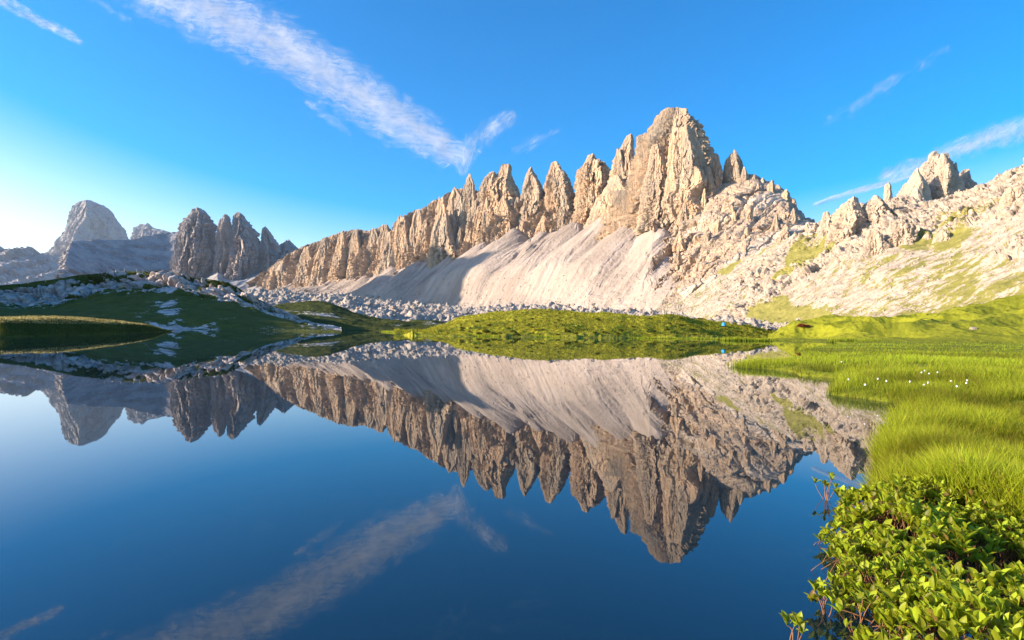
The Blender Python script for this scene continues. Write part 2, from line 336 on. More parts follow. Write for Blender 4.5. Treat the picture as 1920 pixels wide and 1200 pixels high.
def wall_disp(P, N, S):
    px, py = toproj(P)
    lo = sst(1210, 1290, px)                             # the summit's broad banded lower face is smoother
    sc_ = P[..., 0] * ES[0] + P[..., 1] * ES[1]; zt = P[..., 2] + .22 * P[..., 0] + 7 * fbm(P / 55, 3, 77)
    led = sst(.1, .9, np.abs((zt / 13.0 % 1) - .5) * 2) - .5; led2 = sst(.1, .9, np.abs((zt / 4.6 % 1) - .5) * 2) - .5
    crk = ridged(np.stack([sc_ / 16 + .6 * fbm(P / 25, 2, 78), P[..., 2] / 75, 0 * sc_], -1), 4, 79); cm = sst(-.1, .35, fbm(P / 45, 3, 80))
    deb = sst(.02, .40, fbm(np.stack([(P[..., 2] * .9 - P[..., 0] * .55) / 26, P[..., 1] / 150, (P[..., 2] + P[..., 0]) / 210], -1), 4, 86)) * lo
    low = (2.4 * led * cm + .9 * led2 - 9 * np.clip(crk - .70, 0, 1) * 2.4 * cm + .8 * fbm(P / 4, 3, 82)) * (1 - .8 * deb) + 6 * fbm(P / 30, 4, 81, .5) + 13 * (ridged(P / 95, 3, 83) - .5) - 8 * np.exp(-np.abs(fbm(np.stack([sc_ / 60, P[..., 2] / 240, 0 * sc_], -1), 3, 97)) / .05)
    d = rockface(P, N, 1.0, 36, 3) * (1 - .85 * lo) + rockface(P, N, 1.0, 15, 8) * .55 * (1 - .9 * lo) + low * lo + 13 * sst(1262, 1320, px + 60 * fbm(P / 34, 4, 84))
    k = np.where(S > 2, 1 - .75 * np.clip(S - 2, 0, 1) ** 3, 1.0); k = np.where(S > 3, .25, k)
    nn = np.array([-.68, -.70, .22])
    return P + (d * k)[..., None] * nn, {'debris': deb * .62 + .08 * lo}
up(curtain('rock_wall', wall, 1250, [90, 120, 130], ROCKW, mass, wall_disp, back=(160, 260), smooth=False))
BUMPS = ((690, 8, 9), (735, 11, 9), (782, 12, 10), (850, 16, 12), (905, 14, 9), (963, 22, 12), (1016, 30, 9), (1075, 32, 8), (1146, 30, 12), (1190, 16, 10))
def scfoot(x): return ip(foot, x) + 5
def scr_col(x):
    A = unproj(x, ip(toe, x), float(YT(x))); B = unproj(x, scfoot(x) - 4, float(YC(x) - DF(x)) + 6 - (ip(foot, x) - scfoot(x)) * .25); m = (A + B) / 2; my = float(toproj(m)[1])
    L = [(my, float(m[1])), (scfoot(x) - 4, float(B[1]))]
    if x > 1215:
        w_ = wall_col(max(x, 1226)); off = float(np.interp(x, [1215, 1245, 1262, 1300], [-12, -6, 3, 34])); e = float(sst(1205, 1226, x)); L = [(L[0][0] * (1 - e) + 520 * e, L[0][1] * (1 - e) + (w_[1][1] + off) * e), (L[1][0] * (1 - e) + (436 + max(0, x - 1240) * .8) * e, L[1][1] * (1 - e) + (w_[2][1] + off) * e)]
    return [(ip(toe, x) + 4, float(YT(x)) - 40), (ip(toe, x), float(YT(x)))] + L
scr = [(x, scr_col(x)) for x in xs if x <= 1300]
def scree_disp(P, N, S):
    s = P[..., 0] * ES[0] + P[..., 1] * ES[1]; t = np.clip((S - 1) / 2, 0, 1); f = P[..., 0] * -ES[1] + P[..., 1] * ES[0]
    q = np.stack([(s + 18 * fbm(P / 90, 2, 3)) / 42, f / 420, 0 * s], -1)
    g = (ridged(q, 5, 21) - .5) * (9 + 7 * fbm(P / 130, 2, 24)) * np.sin(np.clip(t, 0, 1) * np.pi * .62 + .15) + np.abs(noise(q * [.7, .7, 1], 5)) * 14 * t
    bl = fbm(P / 9, 4, 31) * 2.0 * np.exp(-t * 4) + fbm(P / 4, 3, 32) * .5
    cone = np.zeros_like(s)                              # debris cones climbing into the gullies
    for c_, h_, w_ in BUMPS:
        A = unproj(c_, ip(foot, c_) - h_ * .8, float(YC(c_) - DF(c_)) - 4); dd = np.sqrt((P[..., 0] - A[0]) ** 2 + (P[..., 1] - A[1]) ** 2)
        cone = np.maximum(cone, A[2] - .73 * np.sqrt(dd * dd + 30) - P[..., 2])
    b1, b2, br = voronoi(P / np.array([8, 8, 8]), 44)
    blocks = np.clip(br - .35, 0, 1) * 7 * np.clip(.45 - b1, 0, 1) * np.exp(-t * 5) * 2
    ed = sst(1300, 1225, toproj(P)[0]); gl_ = ridged(np.stack([(s + 14 * fbm(P / 60, 3, 26)) / 55, f / 900, 0 * s], -1), 3, 27); g = (g - 7 * np.clip(gl_ - .70, 0, 1) * 3.3 * sst(.25, .7, t)) * ed
    Q = P.copy(); Q[..., 2] += g + bl + blocks; Q[..., 2] += np.where(cone > 0, cone, 0) * sst(.12, .42, t) - 26 * t * (1 - t) * t * ed - 14 * np.clip(1 - S, 0, 1)
    return Q
up(curtain('scree_slope', scr, 1150, [8, 115, 115], SCREE, mass, scree_disp))
T = []
def tw(rows, dY=-25, **k):
    xm = (rows[-1][1] + rows[-1][2]) / 2
    k.setdefault('seed', len(T) * 31 + 11)
    T.append(up(tower('rock_tower', rows, float(YC(xm)) + dY, ROCK, mass, **k)))
# towers left to right along the crest, then lower pinnacles in front
tw([(326, 878, 882), (334, 874, 886), (345, 871, 891), (370, 866, 893), (390, 866, 894), (430, 860, 900), (480, 848, 900)], -30)
tw([(307, 941, 958), (318, 938, 960), (330, 930, 961), (345, 906, 967), (360, 897, 972), (400, 888, 978), (460, 880, 985)], -5, ex=2.6)
tw([(323, 919, 928), (332, 908, 934), (348, 900, 940), (380, 893, 945), (440, 885, 950)], -18)
tw([(369, 911, 915), (380, 909, 918), (395, 905, 922), (415, 901, 927), (460, 893, 932)], -62)
tw([(369, 942, 947), (380, 937, 953), (395, 932, 957), (420, 922, 961), (470, 908, 968)], -60)
tw([(314, 994, 998), (322, 989, 1003), (335, 984, 1009), (350, 980, 1016), (380, 976, 1020), (405, 968, 1024), (435, 958, 1031), (468, 948, 1036)], -32, dr=.8)
tw([(397, 1020, 1024), (410, 1015, 1029), (430, 1005, 1033), (468, 992, 1036)], -78)
tw([(303, 1034, 1045), (310, 1031, 1050), (320, 1027, 1056), (330, 1022, 1067), (352, 1019, 1073), (380, 1020, 1077), (420, 1021, 1080), (455, 1016, 1085)], -38, ex=2.5)
tw([(292, 1102, 1115), (300, 1098, 1124), (310, 1088, 1134), (325, 1082, 1142), (345, 1078, 1147), (375, 1076, 1148), (410, 1074, 1146), (445, 1072, 1142)], -48, ex=2.6)
tw([(305, 1128, 1134), (322, 1124, 1146), (350, 1120, 1160), (420, 1118, 1170)], -20)
tw([(330, 1146, 1160), (345, 1138, 1176), (370, 1120, 1190), (435, 1090, 1225)], -70, amp=.06)
tw([(255, 1176, 1186), (266, 1168, 1189), (280, 1160, 1191), (300, 1150, 1194), (330, 1144, 1200), (380, 1138, 1210)], -30, ex=2.6)
tw([(279, 1156, 1163), (300, 1150, 1170), (340, 1146, 1178), (380, 1142, 1185)], -44)
# summit block
tw([(208, 1238, 1295), (213, 1230, 1299), (222, 1222, 1303), (240, 1209, 1316), (258, 1194, 1325), (275, 1186, 1334), (300, 1178, 1345), (330, 1168, 1358), (365, 1150, 1392), (400, 1138, 1430), (450, 1120, 1470)], -50, dr=.36, amp=.13, L=30, nth=340, nz=300, seed=5, edge=.5)
tw([(270, 1226, 1236), (284, 1220, 1243), (310, 1214, 1250), (350, 1206, 1258), (400, 1196, 1270)], -170, seed=77)
tw([(232, 1262, 1290), (250, 1256, 1304), (280, 1254, 1316), (320, 1250, 1330), (380, 1240, 1345)], -128, seed=78, ex=2.6, amp=.08)
tw([(286, 1339, 1346), (295, 1334, 1349), (315, 1328, 1352), (345, 1324, 1354), (370, 1320, 1358)], -80)
tw([(308, 1326, 1329), (322, 1320, 1334), (345, 1314, 1340), (372, 1308, 1346)], -105)
tw([(283, 1371, 1381), (292, 1365, 1386), (305, 1358, 1391), (325, 1356, 1393), (355, 1352, 1398)], -40)
tw([(313, 1393, 1397), (322, 1390, 1401), (345, 1386, 1408)], -40)
# right shoulder blocks
for a, y0, wv in ((1412, 326, 9), (1430, 334, 8), (1447, 338, 7), (1459, 345, 7), (1474, 355, 8), (1488, 372, 7), (1500, 392, 6), (1514, 408, 6), (1524, 409, 5)):
    tw([(y0, a - wv * .4, a + wv * .4), (y0 + 8, a - wv, a + wv * .9), (y0 + 25, a - wv * 1.5, a + wv * 1.2), (y0 + 60, a - wv * 2.1, a + wv * 1.6)], -12 - random.random() * 50, nth=70, nz=80, amp=.16)
# broken small pinnacles and ribs leaning on the whole wall
def tower_geo(*a, **k):
    o = tower(*a, **k); me = o.data; n = len(me.vertices); co = np.empty(n * 3, np.float32); me.vertices.foreach_get('co', co)
    q = np.empty(len(me.polygons) * 4, np.int32); me.polygons.foreach_get('vertices', q); bpy.data.objects.remove(o); bpy.data.meshes.remove(me); return co.reshape(-1, 3), q.reshape(-1, 4)
r5 = np.random.default_rng(55); VV = []; FF = []; base_i = 0
for k in range(74):
    x = r5.uniform(575, 1225); yc, yf = ip(crest, x), ip(foot, x); u = r5.uniform(-.06, .8); yt = yc + (yf - yc) * u; hgt = r5.uniform(22, 62) * (.7 if x < 760 else 1); wpx = hgt * r5.uniform(.10, .26) + 3
    yb = min(yt + hgt, yf + 12); lean = r5.uniform(-.2, .25)
    rows = [(yt, x - 1.5, x + 1.5), (yt + (yb - yt) * .15, x - wpx * .35 - lean * 3, x + wpx * .3 - lean * 3), (yt + (yb - yt) * .5, x - wpx * .75 - lean * 8, x + wpx * .6 - lean * 8), (yb, x - wpx * 1.2 - lean * 16, x + wpx * .9 - lean * 16)]
    Yp = float(YC(x) - DF(x) * (.25 + .75 * u)) - r5.uniform(-4, 22)
    v, f = tower_geo('rib', rows, Yp, ROCK, nth=64, nz=80, seed=700 + k, amp=.2, drop=20); VV.append(v); FF.append(f + base_i); base_i += len(v)
for k in range(46):
    x = r5.uniform(1258, 1535); yc = min(ip(crest, x), 424); y0 = r5.uniform(yc + 6, 505 - .12 * (x - 1258) - 30); hgt = r5.uniform(10, 34); wpx = hgt * r5.uniform(.14, .34) + 2; w_ = wall_col(x)
    yy_ = [p_[0] for p_ in w_][::-1]; YY_ = [p_[1] for p_ in w_][::-1]; Yb = float(np.interp(y0 + hgt, yy_, YY_))
    rows = [(y0, x - 1.5, x + 1.5), (y0 + hgt * .2, x - wpx * .5, x + wpx * .4), (y0 + hgt * .6, x - wpx * .9, x + wpx * .6), (y0 + hgt, x - wpx * 1.2, x + wpx * .8)]
    v, f = tower_geo('rib', rows, Yb - 17, ROCK, nth=56, nz=60, seed=900 + k, amp=.22, drop=14); VV.append(v); FF.append(f + base_i); base_i += len(v)
up(mesh_obj('rock_ribs', np.concatenate(VV), np.concatenate(FF), ROCK, mass, smooth=False))
# buttresses of the lower left wall
for rows, dY in (([(435, 640, 646), (450, 633, 652), (480, 625, 658), (525, 615, 664)], -50), ([(431, 664, 672), (445, 659, 676), (480, 654, 682), (520, 648, 690)], -45), ([(430, 698, 706), (445, 692, 712), (480, 686, 716), (512, 680, 720)], -45),
                 ([(421, 716, 727), (435, 712, 732), (470, 706, 738), (512, 700, 744)], -40), ([(434, 728, 732), (448, 723, 737), (475, 716, 741), (512, 706, 745)], -72), ([(404, 752, 762), (420, 744, 770), (450, 738, 776), (506, 730, 782)], -45),
                 ([(393, 780, 790), (410, 772, 797), (450, 764, 802), (503, 758, 806)], -45), ([(386, 829, 835), (400, 822, 840), (430, 810, 850), (460, 804, 864), (492, 800, 884)], -80), ([(368, 824, 834), (385, 818, 842), (420, 812, 850), (490, 806, 858)], -35),
                 ([(352, 850, 860), (368, 843, 868), (400, 838, 874), (480, 830, 884)], -35), ([(448, 606, 612), (465, 598, 618), (495, 588, 624), (530, 578, 632)], -55), ([(462, 572, 582), (480, 562, 592), (530, 548, 602)], -45), ([(490, 520, 534), (506, 506, 546), (538, 490, 560)], -60)):
    tw(rows, dY, nth=100, nz=110, amp=.12)

# ---- left group of spires ---------------------------------------------------------------------
spires = tag(empty('mountain', tuple(unproj(430, 600, 2300))), 'group of dark pointed rock spires in front of the round far dome', 'mountain', 'structure', 'mountain peaks')
def sp(rows, Y, **k):
    k.setdefault('edge', -.3); k['amp'] = .20; up(tower('rock_spire', rows, Y, ROCKF, spires, seed=int(rows[0][1]), **k))
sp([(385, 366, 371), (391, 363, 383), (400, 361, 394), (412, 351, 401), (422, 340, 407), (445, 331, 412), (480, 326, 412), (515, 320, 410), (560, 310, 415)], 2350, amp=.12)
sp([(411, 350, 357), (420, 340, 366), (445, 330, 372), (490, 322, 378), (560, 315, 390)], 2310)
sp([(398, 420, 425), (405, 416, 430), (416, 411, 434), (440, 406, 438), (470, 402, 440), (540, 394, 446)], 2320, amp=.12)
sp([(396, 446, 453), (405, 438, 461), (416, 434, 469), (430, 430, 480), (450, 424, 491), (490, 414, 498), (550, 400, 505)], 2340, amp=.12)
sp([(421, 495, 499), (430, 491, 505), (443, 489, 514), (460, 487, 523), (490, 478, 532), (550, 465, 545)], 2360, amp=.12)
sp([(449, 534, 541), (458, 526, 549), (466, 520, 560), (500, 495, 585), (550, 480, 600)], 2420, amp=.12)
sh = [(110, 482, 2250), (118, 476, 2270), (125, 456, 2300), (145, 450, 2380), (185, 448, 2520), (245, 449, 2700), (280, 442, 2800), (310, 437, 2880), (333, 434, 2900), (360, 455, 2880), (400, 468, 2850), (440, 470, 2800), (500, 478, 2750), (560, 480, 2700), (620, 485, 2650)]
def shoulder_disp(P, N, S):
    px, py = toproj(P)
    d = rockface(P, N, 1.3, 80, 51, (-.9, .4)) + rockface(P, N, .9, 28, 52, (-.9, .4))
    k = sst(345, 270, px) * .9 + .1
    k = k * np.where(S > 1, .2, 1)
    return P + (d * k)[..., None] * np.array([-.3, -.9, .3])
up(curtain('rock_shoulder', [(x, [(585, Y - 620), (np.interp(x, [110, 330, 620], [520, 500, 520]), Y - 280), (y, Y)]) for x, y, Y in sh], 420, [60, 110], ROCKS, spires, shoulder_disp, back=(300, 350)))
def fan_disp(P, N, S):
    q = np.stack([P[..., 0] / 60, P[..., 1] / 500, P[..., 2] / 300], -1)
    Q = P.copy(); Q[..., 2] += (ridged(q, 4, 61) - .5) * 16; return Q
up(curtain('scree_slope', [(x, [(590, 1700), (y, 2460)]) for x, y in ((230, 545), (270, 535), (300, 528), (335, 520), (360, 512), (385, 508), (408, 496), (430, 506), (460, 508), (490, 500), (520, 500), (560, 490), (620, 486))], 300, [140], SCREEF, spires, fan_disp, back=(120, 160)))

dome = tag(empty('mountain', tuple(unproj(180, 600, 5600))), 'hazy round-topped dome mountain with a steep pinkish left face', 'mountain', 'structure', 'mountain peaks')
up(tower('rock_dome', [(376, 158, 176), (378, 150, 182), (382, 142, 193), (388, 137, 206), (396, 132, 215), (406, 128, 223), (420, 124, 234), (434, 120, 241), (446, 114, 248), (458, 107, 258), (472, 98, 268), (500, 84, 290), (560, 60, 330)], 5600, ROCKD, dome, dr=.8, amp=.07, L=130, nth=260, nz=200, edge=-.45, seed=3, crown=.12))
mesa = tag(empty('mountain', tuple(unproj(285, 600, 6200))), 'small flat-topped bluish mesa behind the saddle right of the dome mountain', 'mountain', 'structure', 'mountain peaks')
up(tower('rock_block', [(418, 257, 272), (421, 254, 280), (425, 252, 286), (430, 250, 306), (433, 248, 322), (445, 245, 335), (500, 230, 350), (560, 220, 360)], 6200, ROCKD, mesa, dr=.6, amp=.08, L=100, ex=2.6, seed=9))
plat = tag(empty('mountain', tuple(unproj(20, 600, 4400))), 'low smooth bluish plateau mountain at the far left', 'mountain', 'structure', 'mountain peaks')
def plat_disp(P, N, S):
    d = rockface(P, N, .6, 120, 71, (-1, .1)); return P + (d * np.where(S > 1, .2, 1))[..., None] * np.array([0, -.9, .5])
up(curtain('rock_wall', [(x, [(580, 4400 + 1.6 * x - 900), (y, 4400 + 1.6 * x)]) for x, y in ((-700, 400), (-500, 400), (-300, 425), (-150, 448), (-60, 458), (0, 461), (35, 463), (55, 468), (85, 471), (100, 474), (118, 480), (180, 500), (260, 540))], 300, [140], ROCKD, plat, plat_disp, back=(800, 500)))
added_peak = tag(empty('mountain', tuple(unproj(-200, 600, 1670))), 'unseen mountain added beyond the left edge to shade the lower scree', 'mountain', 'structure', 'mountain peaks')
up(tower('rock_wall', [(30, -720, -330), (110, -800, -240), (300, -1000, -130), (600, -1200, -70)], 1190, ROCKF, added_peak, dr=1.35, amp=.05, seed=4, edge=.0, crown=.4))  # out-of-view peak, sized and set to cast the scree shadow
# peak beyond the right slope
rp = tag(empty('mountain', tuple(unproj(1750, 600, 1300))), 'pale craggy peak rising behind the right gravel slope', 'mountain', 'structure', 'mountain peaks')
def rpt(rows, Y, **k): up(tower('rock_tower', rows, Y, ROCKP, rp, seed=int(rows[0][1]) + 1, **k))
rpt([(285, 1752, 1776), (290, 1742, 1780), (298, 1732, 1782), (310, 1720, 1786), (326, 1706, 1792), (345, 1690, 1800), (362, 1674, 1806), (420, 1650, 1820)], 1300, amp=.09, L=22, dr=.7, nth=180, nz=180)
rpt([(305, 1783, 1793), (316, 1779, 1797), (340, 1774, 1802), (420, 1765, 1812)], 1310)
rpt([(286, 1764, 1773), (300, 1758, 1780), (330, 1750, 1786), (420, 1740, 1795)], 1255)
rpt([(317, 1809, 1818), (326, 1797, 1821), (336, 1792, 1824), (346, 1785, 1832), (420, 1770, 1850)], 1330)
rpt([(318, 1716, 1724), (335, 1704, 1734), (360, 1690, 1745), (420, 1670, 1760)], 1255, amp=.07)

# ---- right gravel slope ------------------------------------------------------------------------
rs = tag(empty('hillside', tuple(unproj(1700, 600, 450))), 'pale gravel hillside with grass streaks and rock knobs on the right', 'hillside', 'structure')
rsc = [(1222, 590, 610, 587, 625), (1250, 592, 585, 562, 655), (1280, 595, 560, 538, 670), (1350, 600, 475, 503, 630), (1420, 605, 430, 472, 590), (1480, 608, 400, 443, 570), (1530, 608, 372, 428, 555), (1560, 606, 355, 408, 545), (1600, 604, 338, 392, 530), (1660, 601, 312, 378, 510), (1700, 597, 300, 375, 500), (1740, 592, 288, 377, 490), (1775, 586, 278, 369, 482), (1800, 580, 272, 358, 478), (1830, 572, 266, 347, 468), (1860, 566, 258, 337, 455), (1880, 562, 254, 326, 448), (1920, 556, 245, 309, 430), (1990, 545, 232, 272, 400), (2080, 530, 215, 225, 345)]
def RSY(x, y):
    g = lambda k: np.interp(x, [c[0] for c in rsc], [c[k] for c in rsc])
    a0, b0, a1, b1 = g(1), g(2), g(3), g(4); tt = np.linspace(0, 1, 60); hz = 619 + .0185 * (x - 960)
    Yt = b0 + (b1 - b0) * tt; zt = (hz - a0) * b0 * (1 - tt) + (hz - a1) * b1 * tt; yt = hz - zt / Yt
    return float(np.interp(-y, -yt, Yt))
def slope_disp(P, N, S):
    px, py = toproj(P); t = np.clip(S, 0, 1)
    es = (0, 1)
    out = sst(.40, .58, fbm(np.stack([P[..., 0] / 60, P[..., 1] / 60, P[..., 2] / 45], -1), 3, 83) * .5 + .18 + t * .32)      # outcrop mask, more above
    k = out * np.where(S > 1, .3, 1)
    f1, f2, r = voronoi(P / 9 + .3 * fbm(P / 12, 2, 4)[..., None], 85); g1, g2, gr = voronoi(P / 3.6, 86)
    d = (4.2 * facets(P, 10, 1.2, 92) + 1.8 * facets(P, 3.8, 1.1, 93) + 1.5 + fbm(P / 5, 4, 87) * 1.0) * k
    s1, s2, sr = voronoi(P / 4.2, 88)
    d += np.clip(sr - .85, 0, 1) * 12 * np.clip(.42 - s1, 0, 1) * 2 + fbm(P / 30, 4, 89) * 2.6 + fbm(P / 3, 3, 90) * .35
    Q = P + d[..., None] * np.array([-.62, -.2, .75])
    gr_ = fbm(np.stack([(P[..., 1] - P[..., 0] * .9) / 70, (P[..., 1] * .3 + P[..., 0]) / 300, P[..., 2] / 40], -1), 3, 91)
    band = sst(.12, .42, gr_)                            # slanting grass bands
    rock = np.clip(.64 + out * .5 - band * .62 - .22 * sst(1500, 1900, px) * sst(.55, .1, t), 0, 1.4)
    return Q, {'rock': rock}
up(curtain('gravel_face', [(x, [(a, b), (c, d)]) for x, a, b, c, d in rsc], 900, [330], SLOPEM, rs, slope_disp, back=(160, 160)))
def rst(name, rows, Y, **k):
    xm = (rows[-1][1] + rows[-1][2]) / 2; Y = RSY(xm, rows[-1][0] - 14); up(tower(name, rows, Y, ROCKP, rs, seed=int(rows[0][1]), nth=90, nz=100, **k))
rst('rock_needle', [(342, 1660, 1667), (348, 1658, 1671), (360, 1658, 1672), (372, 1657, 1674), (392, 1652, 1680)], 705, ex=2.6)
rst('rock_outcrop', [(395, 1545, 1553), (405, 1541, 1557), (425, 1537, 1562), (455, 1530, 1570)], 755)
rst('rock_outcrop', [(368, 1594, 1604), (378, 1582, 1610), (390, 1568, 1614), (410, 1558, 1622), (450, 1545, 1635)], 735, ex=2.8)
rst('rock_outcrop', [(369, 1632, 1645), (376, 1625, 1655), (392, 1612, 1668), (425, 1600, 1685)], 715, ex=3)
rst('rock_outcrop', [(408, 1680, 1700), (420, 1668, 1716), (440, 1655, 1724), (468, 1640, 1732)], 560, dr=.5)
rst('rock_outcrop', [(428, 1630, 1642), (440, 1622, 1655), (460, 1612, 1668), (486, 1600, 1680)], 570, dr=.5)
rst('rock_outcrop', [(432, 1762, 1775), (445, 1752, 1785), (465, 1744, 1796)], 470, dr=.5)
rst('rock_outcrop', [(368, 1838, 1848), (380, 1825, 1860), (400, 1812, 1872)], 470, dr=.5)
rst('rock_outcrop', [(352, 1885, 1915), (370, 1872, 1940), (400, 1862, 1955)], 410, dr=.45)
rst('rock_outcrop', [(492, 1516, 1521), (499, 1511, 1526), (508, 1507, 1528)], 560)
rst('rock_outcrop', [(436, 1735, 1742), (446, 1728, 1750), (462, 1722, 1756)], 500, dr=.6)

# ---- left hill, spit, low valley hills, mound, right hill ---------------------------------------
def hill(name, label, cat, cols, nu, nvs, mat, disp, back):
    o = curtain(name, cols, nu, nvs, mat, None, disp, back); return tag(o, label, cat, 'structure')
HZ = lambda x: 619 + .0185 * (x - 960)
lh = [(x, HZ(x) - z * FPX / Y, HZ(x) - .75 * z * FPX / (Y * .93), Y) for x, z, Y in ((-6000, 40, 34), (-4000, 48, 50), (-2000, 56, 85), (-900, 56, 140), (-420, 47, 180), (-300, 40, 190))] + [(x, a, b, 196) for x, a, b in ((-180, 440, 520), (-80, 508, 556), (0, 534, 562), (50, 530, 566), (100, 523, 562), (140, 518, 548), (180, 514, 540), (220, 508, 536), (260, 508, 530), (300, 514, 530), (340, 517, 532), (370, 521, 540), (410, 526, 545), (440, 536, 552), (470, 553, 566), (500, 569, 580), (530, 584, 592), (560, 596, 602), (600, 607, 610), (640, 614, 616))]
def lhill_disp(P, N, S):
    px, py = toproj(P)
    rim_ = sst(190, 120, px) + .8 * np.exp(-((px - 248) / 22) ** 2)
    cl = sst(1.55, 2.0, S) * sst(3.02, 2.94, S) * (1 - rim_ * sst(2.62, 2.84, S))          # cliff band near the crest
    f1, f2, r = voronoi(P / np.array([7.5, 7.5, 6.0]) + .3 * fbm(P / 6, 2, 6)[..., None], 101); g1, g2, gr = voronoi(P / 2.4, 102)
    d = (3.6 * facets(P, 8, 1.3, 107, 1.0) + 1.8 * facets(P, 3.2, 1.2, 108, 1.0) + .5 * facets(P, 1.1, 1., 109) + .8 + fbm(P / 3, 4, 103) * .5) * cl * (.35 + .65 * sst(545, 470, px))
    d += fbm(P / 14, 4, 104) * 1.1 * sst(0, .6, S) + fbm(P / 2.5, 3, 105) * .16 * sst(0.0, .3, S)
    d *= np.where(S > 2.9, .45, 1)
    Q = P + d[..., None] * np.array([.15, -.85, .5])
    scr = np.exp(-((px - (322 - (py - 560) * .2)) / (16 + np.clip(py - 555, 0, 60) * .75)) ** 2) * sst(525, 565, py) * (.40 + .35 * fbm(P / np.array([9, 9, 4]), 4, 106)) + .10 * sst(.1, .6, fbm(P / np.array([11, 14, 5]), 4, 110)) * sst(540, 600, py)
    cg = fbm(P / np.array([7, 7, 2.2]), 4, 118)
    rock = np.clip(cl * (.95 - .9 * sst(.05, .35, cg) * sst(90, 180, px)) * (px < 480) + cl * .6 * (px >= 480) + .06 + scr + .22 * sst(606, 616, py) + .20 * fbm((P @ np.array([[.8, 0, .6], [0, 1, 0], [-.6, 0, .8]]).T) / np.array([9, 9, 2.5]), 4, 115), 0, 1.3)
    rock = np.where(S > 2.97, .20, rock)
    return Q, {'rock': rock}
def lcol(x, a, b, Y):
    if Y == 196: return (x, [(HZ(x) + 15, 112), (HZ(x) + 9.8, 126), (b, Y - 7), (a, Y)])
    return (x, [(HZ(x) + 1.4 * FPX / Y, Y * .84), (HZ(x) + .6 * FPX / Y, Y * .86), (b, Y * .93), (a, Y)])
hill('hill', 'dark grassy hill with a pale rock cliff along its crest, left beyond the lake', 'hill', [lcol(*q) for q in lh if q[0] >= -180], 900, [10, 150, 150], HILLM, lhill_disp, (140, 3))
hill('hillside', 'unseen hillside added beyond the left edge to shade hill, spit and valley slope', 'hillside', [lcol(*q) for q in lh if q[0] <= -180], 260, [6, 40, 30], HILLM, lhill_disp, (140, 3))  # unseen slope, its heights set to cast shade over the left shore
vh = [(430, 585, 300), (480, 578, 300), (510, 570, 300), (540, 566, 300), (580, 563, 300), (620, 568, 300), (645, 579, 290), (680, 590, 280), (720, 598, 270), (780, 602, 260), (850, 606, 250), (920, 612, 240)]
def valley_disp(P, N, S):
    d = fbm(P / 12, 4, 111) * 1.0 * sst(.0, .4, S) + fbm(P / 2.2, 3, 112) * .2 * sst(0, .3, S)
    px, py = toproj(P)
    rock = np.clip(.16 + .30 * fbm(np.stack([P[..., 0] / 26, P[..., 1] / 30, P[..., 2] / 3], -1), 3, 113) + .18 * sst(.7, .2, S), 0, 1)
    Q = P.copy(); Q[..., 2] += d; return Q, {'rock': rock}
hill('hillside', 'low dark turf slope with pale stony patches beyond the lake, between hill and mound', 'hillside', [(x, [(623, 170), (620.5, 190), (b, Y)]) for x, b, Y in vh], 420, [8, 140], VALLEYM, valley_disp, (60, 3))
md = [(740, 627.2, 627.0, 145), (780, 626, 629, 142), (820, 612, 629.5, 170), (860, 599, 630.2, 178), (900, 591, 630.5, 180), (960, 584, 631, 175), (1040, 582.5, 632, 165), (1150, 586, 633.2, 160), (1250, 593, 633.6, 165), (1310, 599, 634, 175), (1350, 604, 634.2, 180), (1400, 611, 634.6, 185), (1440, 620, 635, 190), (1480, 628, 635.5, 190), (1500, 633, 636, 195)]
def mound_disp(P, N, S):
    k = sst(.0, .35, S) * np.where(S > 1, 1, 1)
    d = fbm(P / 9, 3, 121) * .7 * k; f1, f2, r = voronoi(P / 1.6, 122)
    d += (np.clip(.6 - f1, 0, 1) * (r * 1.1)) * .8 * sst(.05, .25, S) + fbm(P / .8, 3, 123) * .12 * sst(0, .1, S) + .10 * sst(0, .05, S)
    Q = P.copy(); Q[..., 2] += d; return Q
def shoreY(x, y): return float(onplane(x, y, 0)[1])
mcols = [(x, [(b + 1.0, shoreY(x, b + 1.0)), (b, shoreY(x, b)), (c, Y)]) for x, c, b, Y in md]
mcols = [(x, [(p[0][0], p[0][1]), (p[1][0] - .6, p[1][1]), p[2]]) for x, p in mcols]
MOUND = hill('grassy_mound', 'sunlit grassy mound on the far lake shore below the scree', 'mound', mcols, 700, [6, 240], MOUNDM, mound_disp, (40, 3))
rh = [(1440, 636, 636.5, 190), (1470, 622, 637.0, 190), (1490, 606, 638, 190), (1520, 603, 638.5, 185), (1560, 599, 639, 180), (1620, 598, 639.5, 175), (1680, 598, 640, 170), (1740, 592, 640.5, 172), (1800, 580, 641, 176), (1850, 566, 641.5, 178), (1900, 554, 642, 178), (1950, 545, 643, 176), (2050, 530, 644, 170), (2200, 520, 645, 165)]
def rhill_disp(P, N, S):
    f = fbm(P / 22, 3, 133); d = -np.abs(f) * 5.2 + 1.4 + fbm(P / 6, 4, 132) * .5; f1, f2, r = voronoi(P / 1.8, 134)
    S = np.clip(S - 1, 0, 2); d = d * sst(0, .5, S) * np.where(S > .95, .55, 1) + np.clip(.6 - f1, 0, 1) * r * .5 * sst(.02, .2, S) + fbm(P / .9, 3, 135) * .10
    Q = P.copy(); Q[..., 2] += d; return Q
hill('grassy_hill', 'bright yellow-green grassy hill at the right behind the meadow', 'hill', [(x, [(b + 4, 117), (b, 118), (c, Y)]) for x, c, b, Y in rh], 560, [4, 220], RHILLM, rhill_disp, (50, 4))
sp_ = [(-400, 600, 34, 44), (-120, 597, 36, 46), (0, 596, 38, 48), (60, 594.5, 42, 52), (110, 594, 45, 56), (160, 597, 50, 60), (210, 601, 56, 66), (260, 607, 64, 74), (290, 613, 72, 82), (312, 620, 82, 90), (322, 624, 84, 92)]
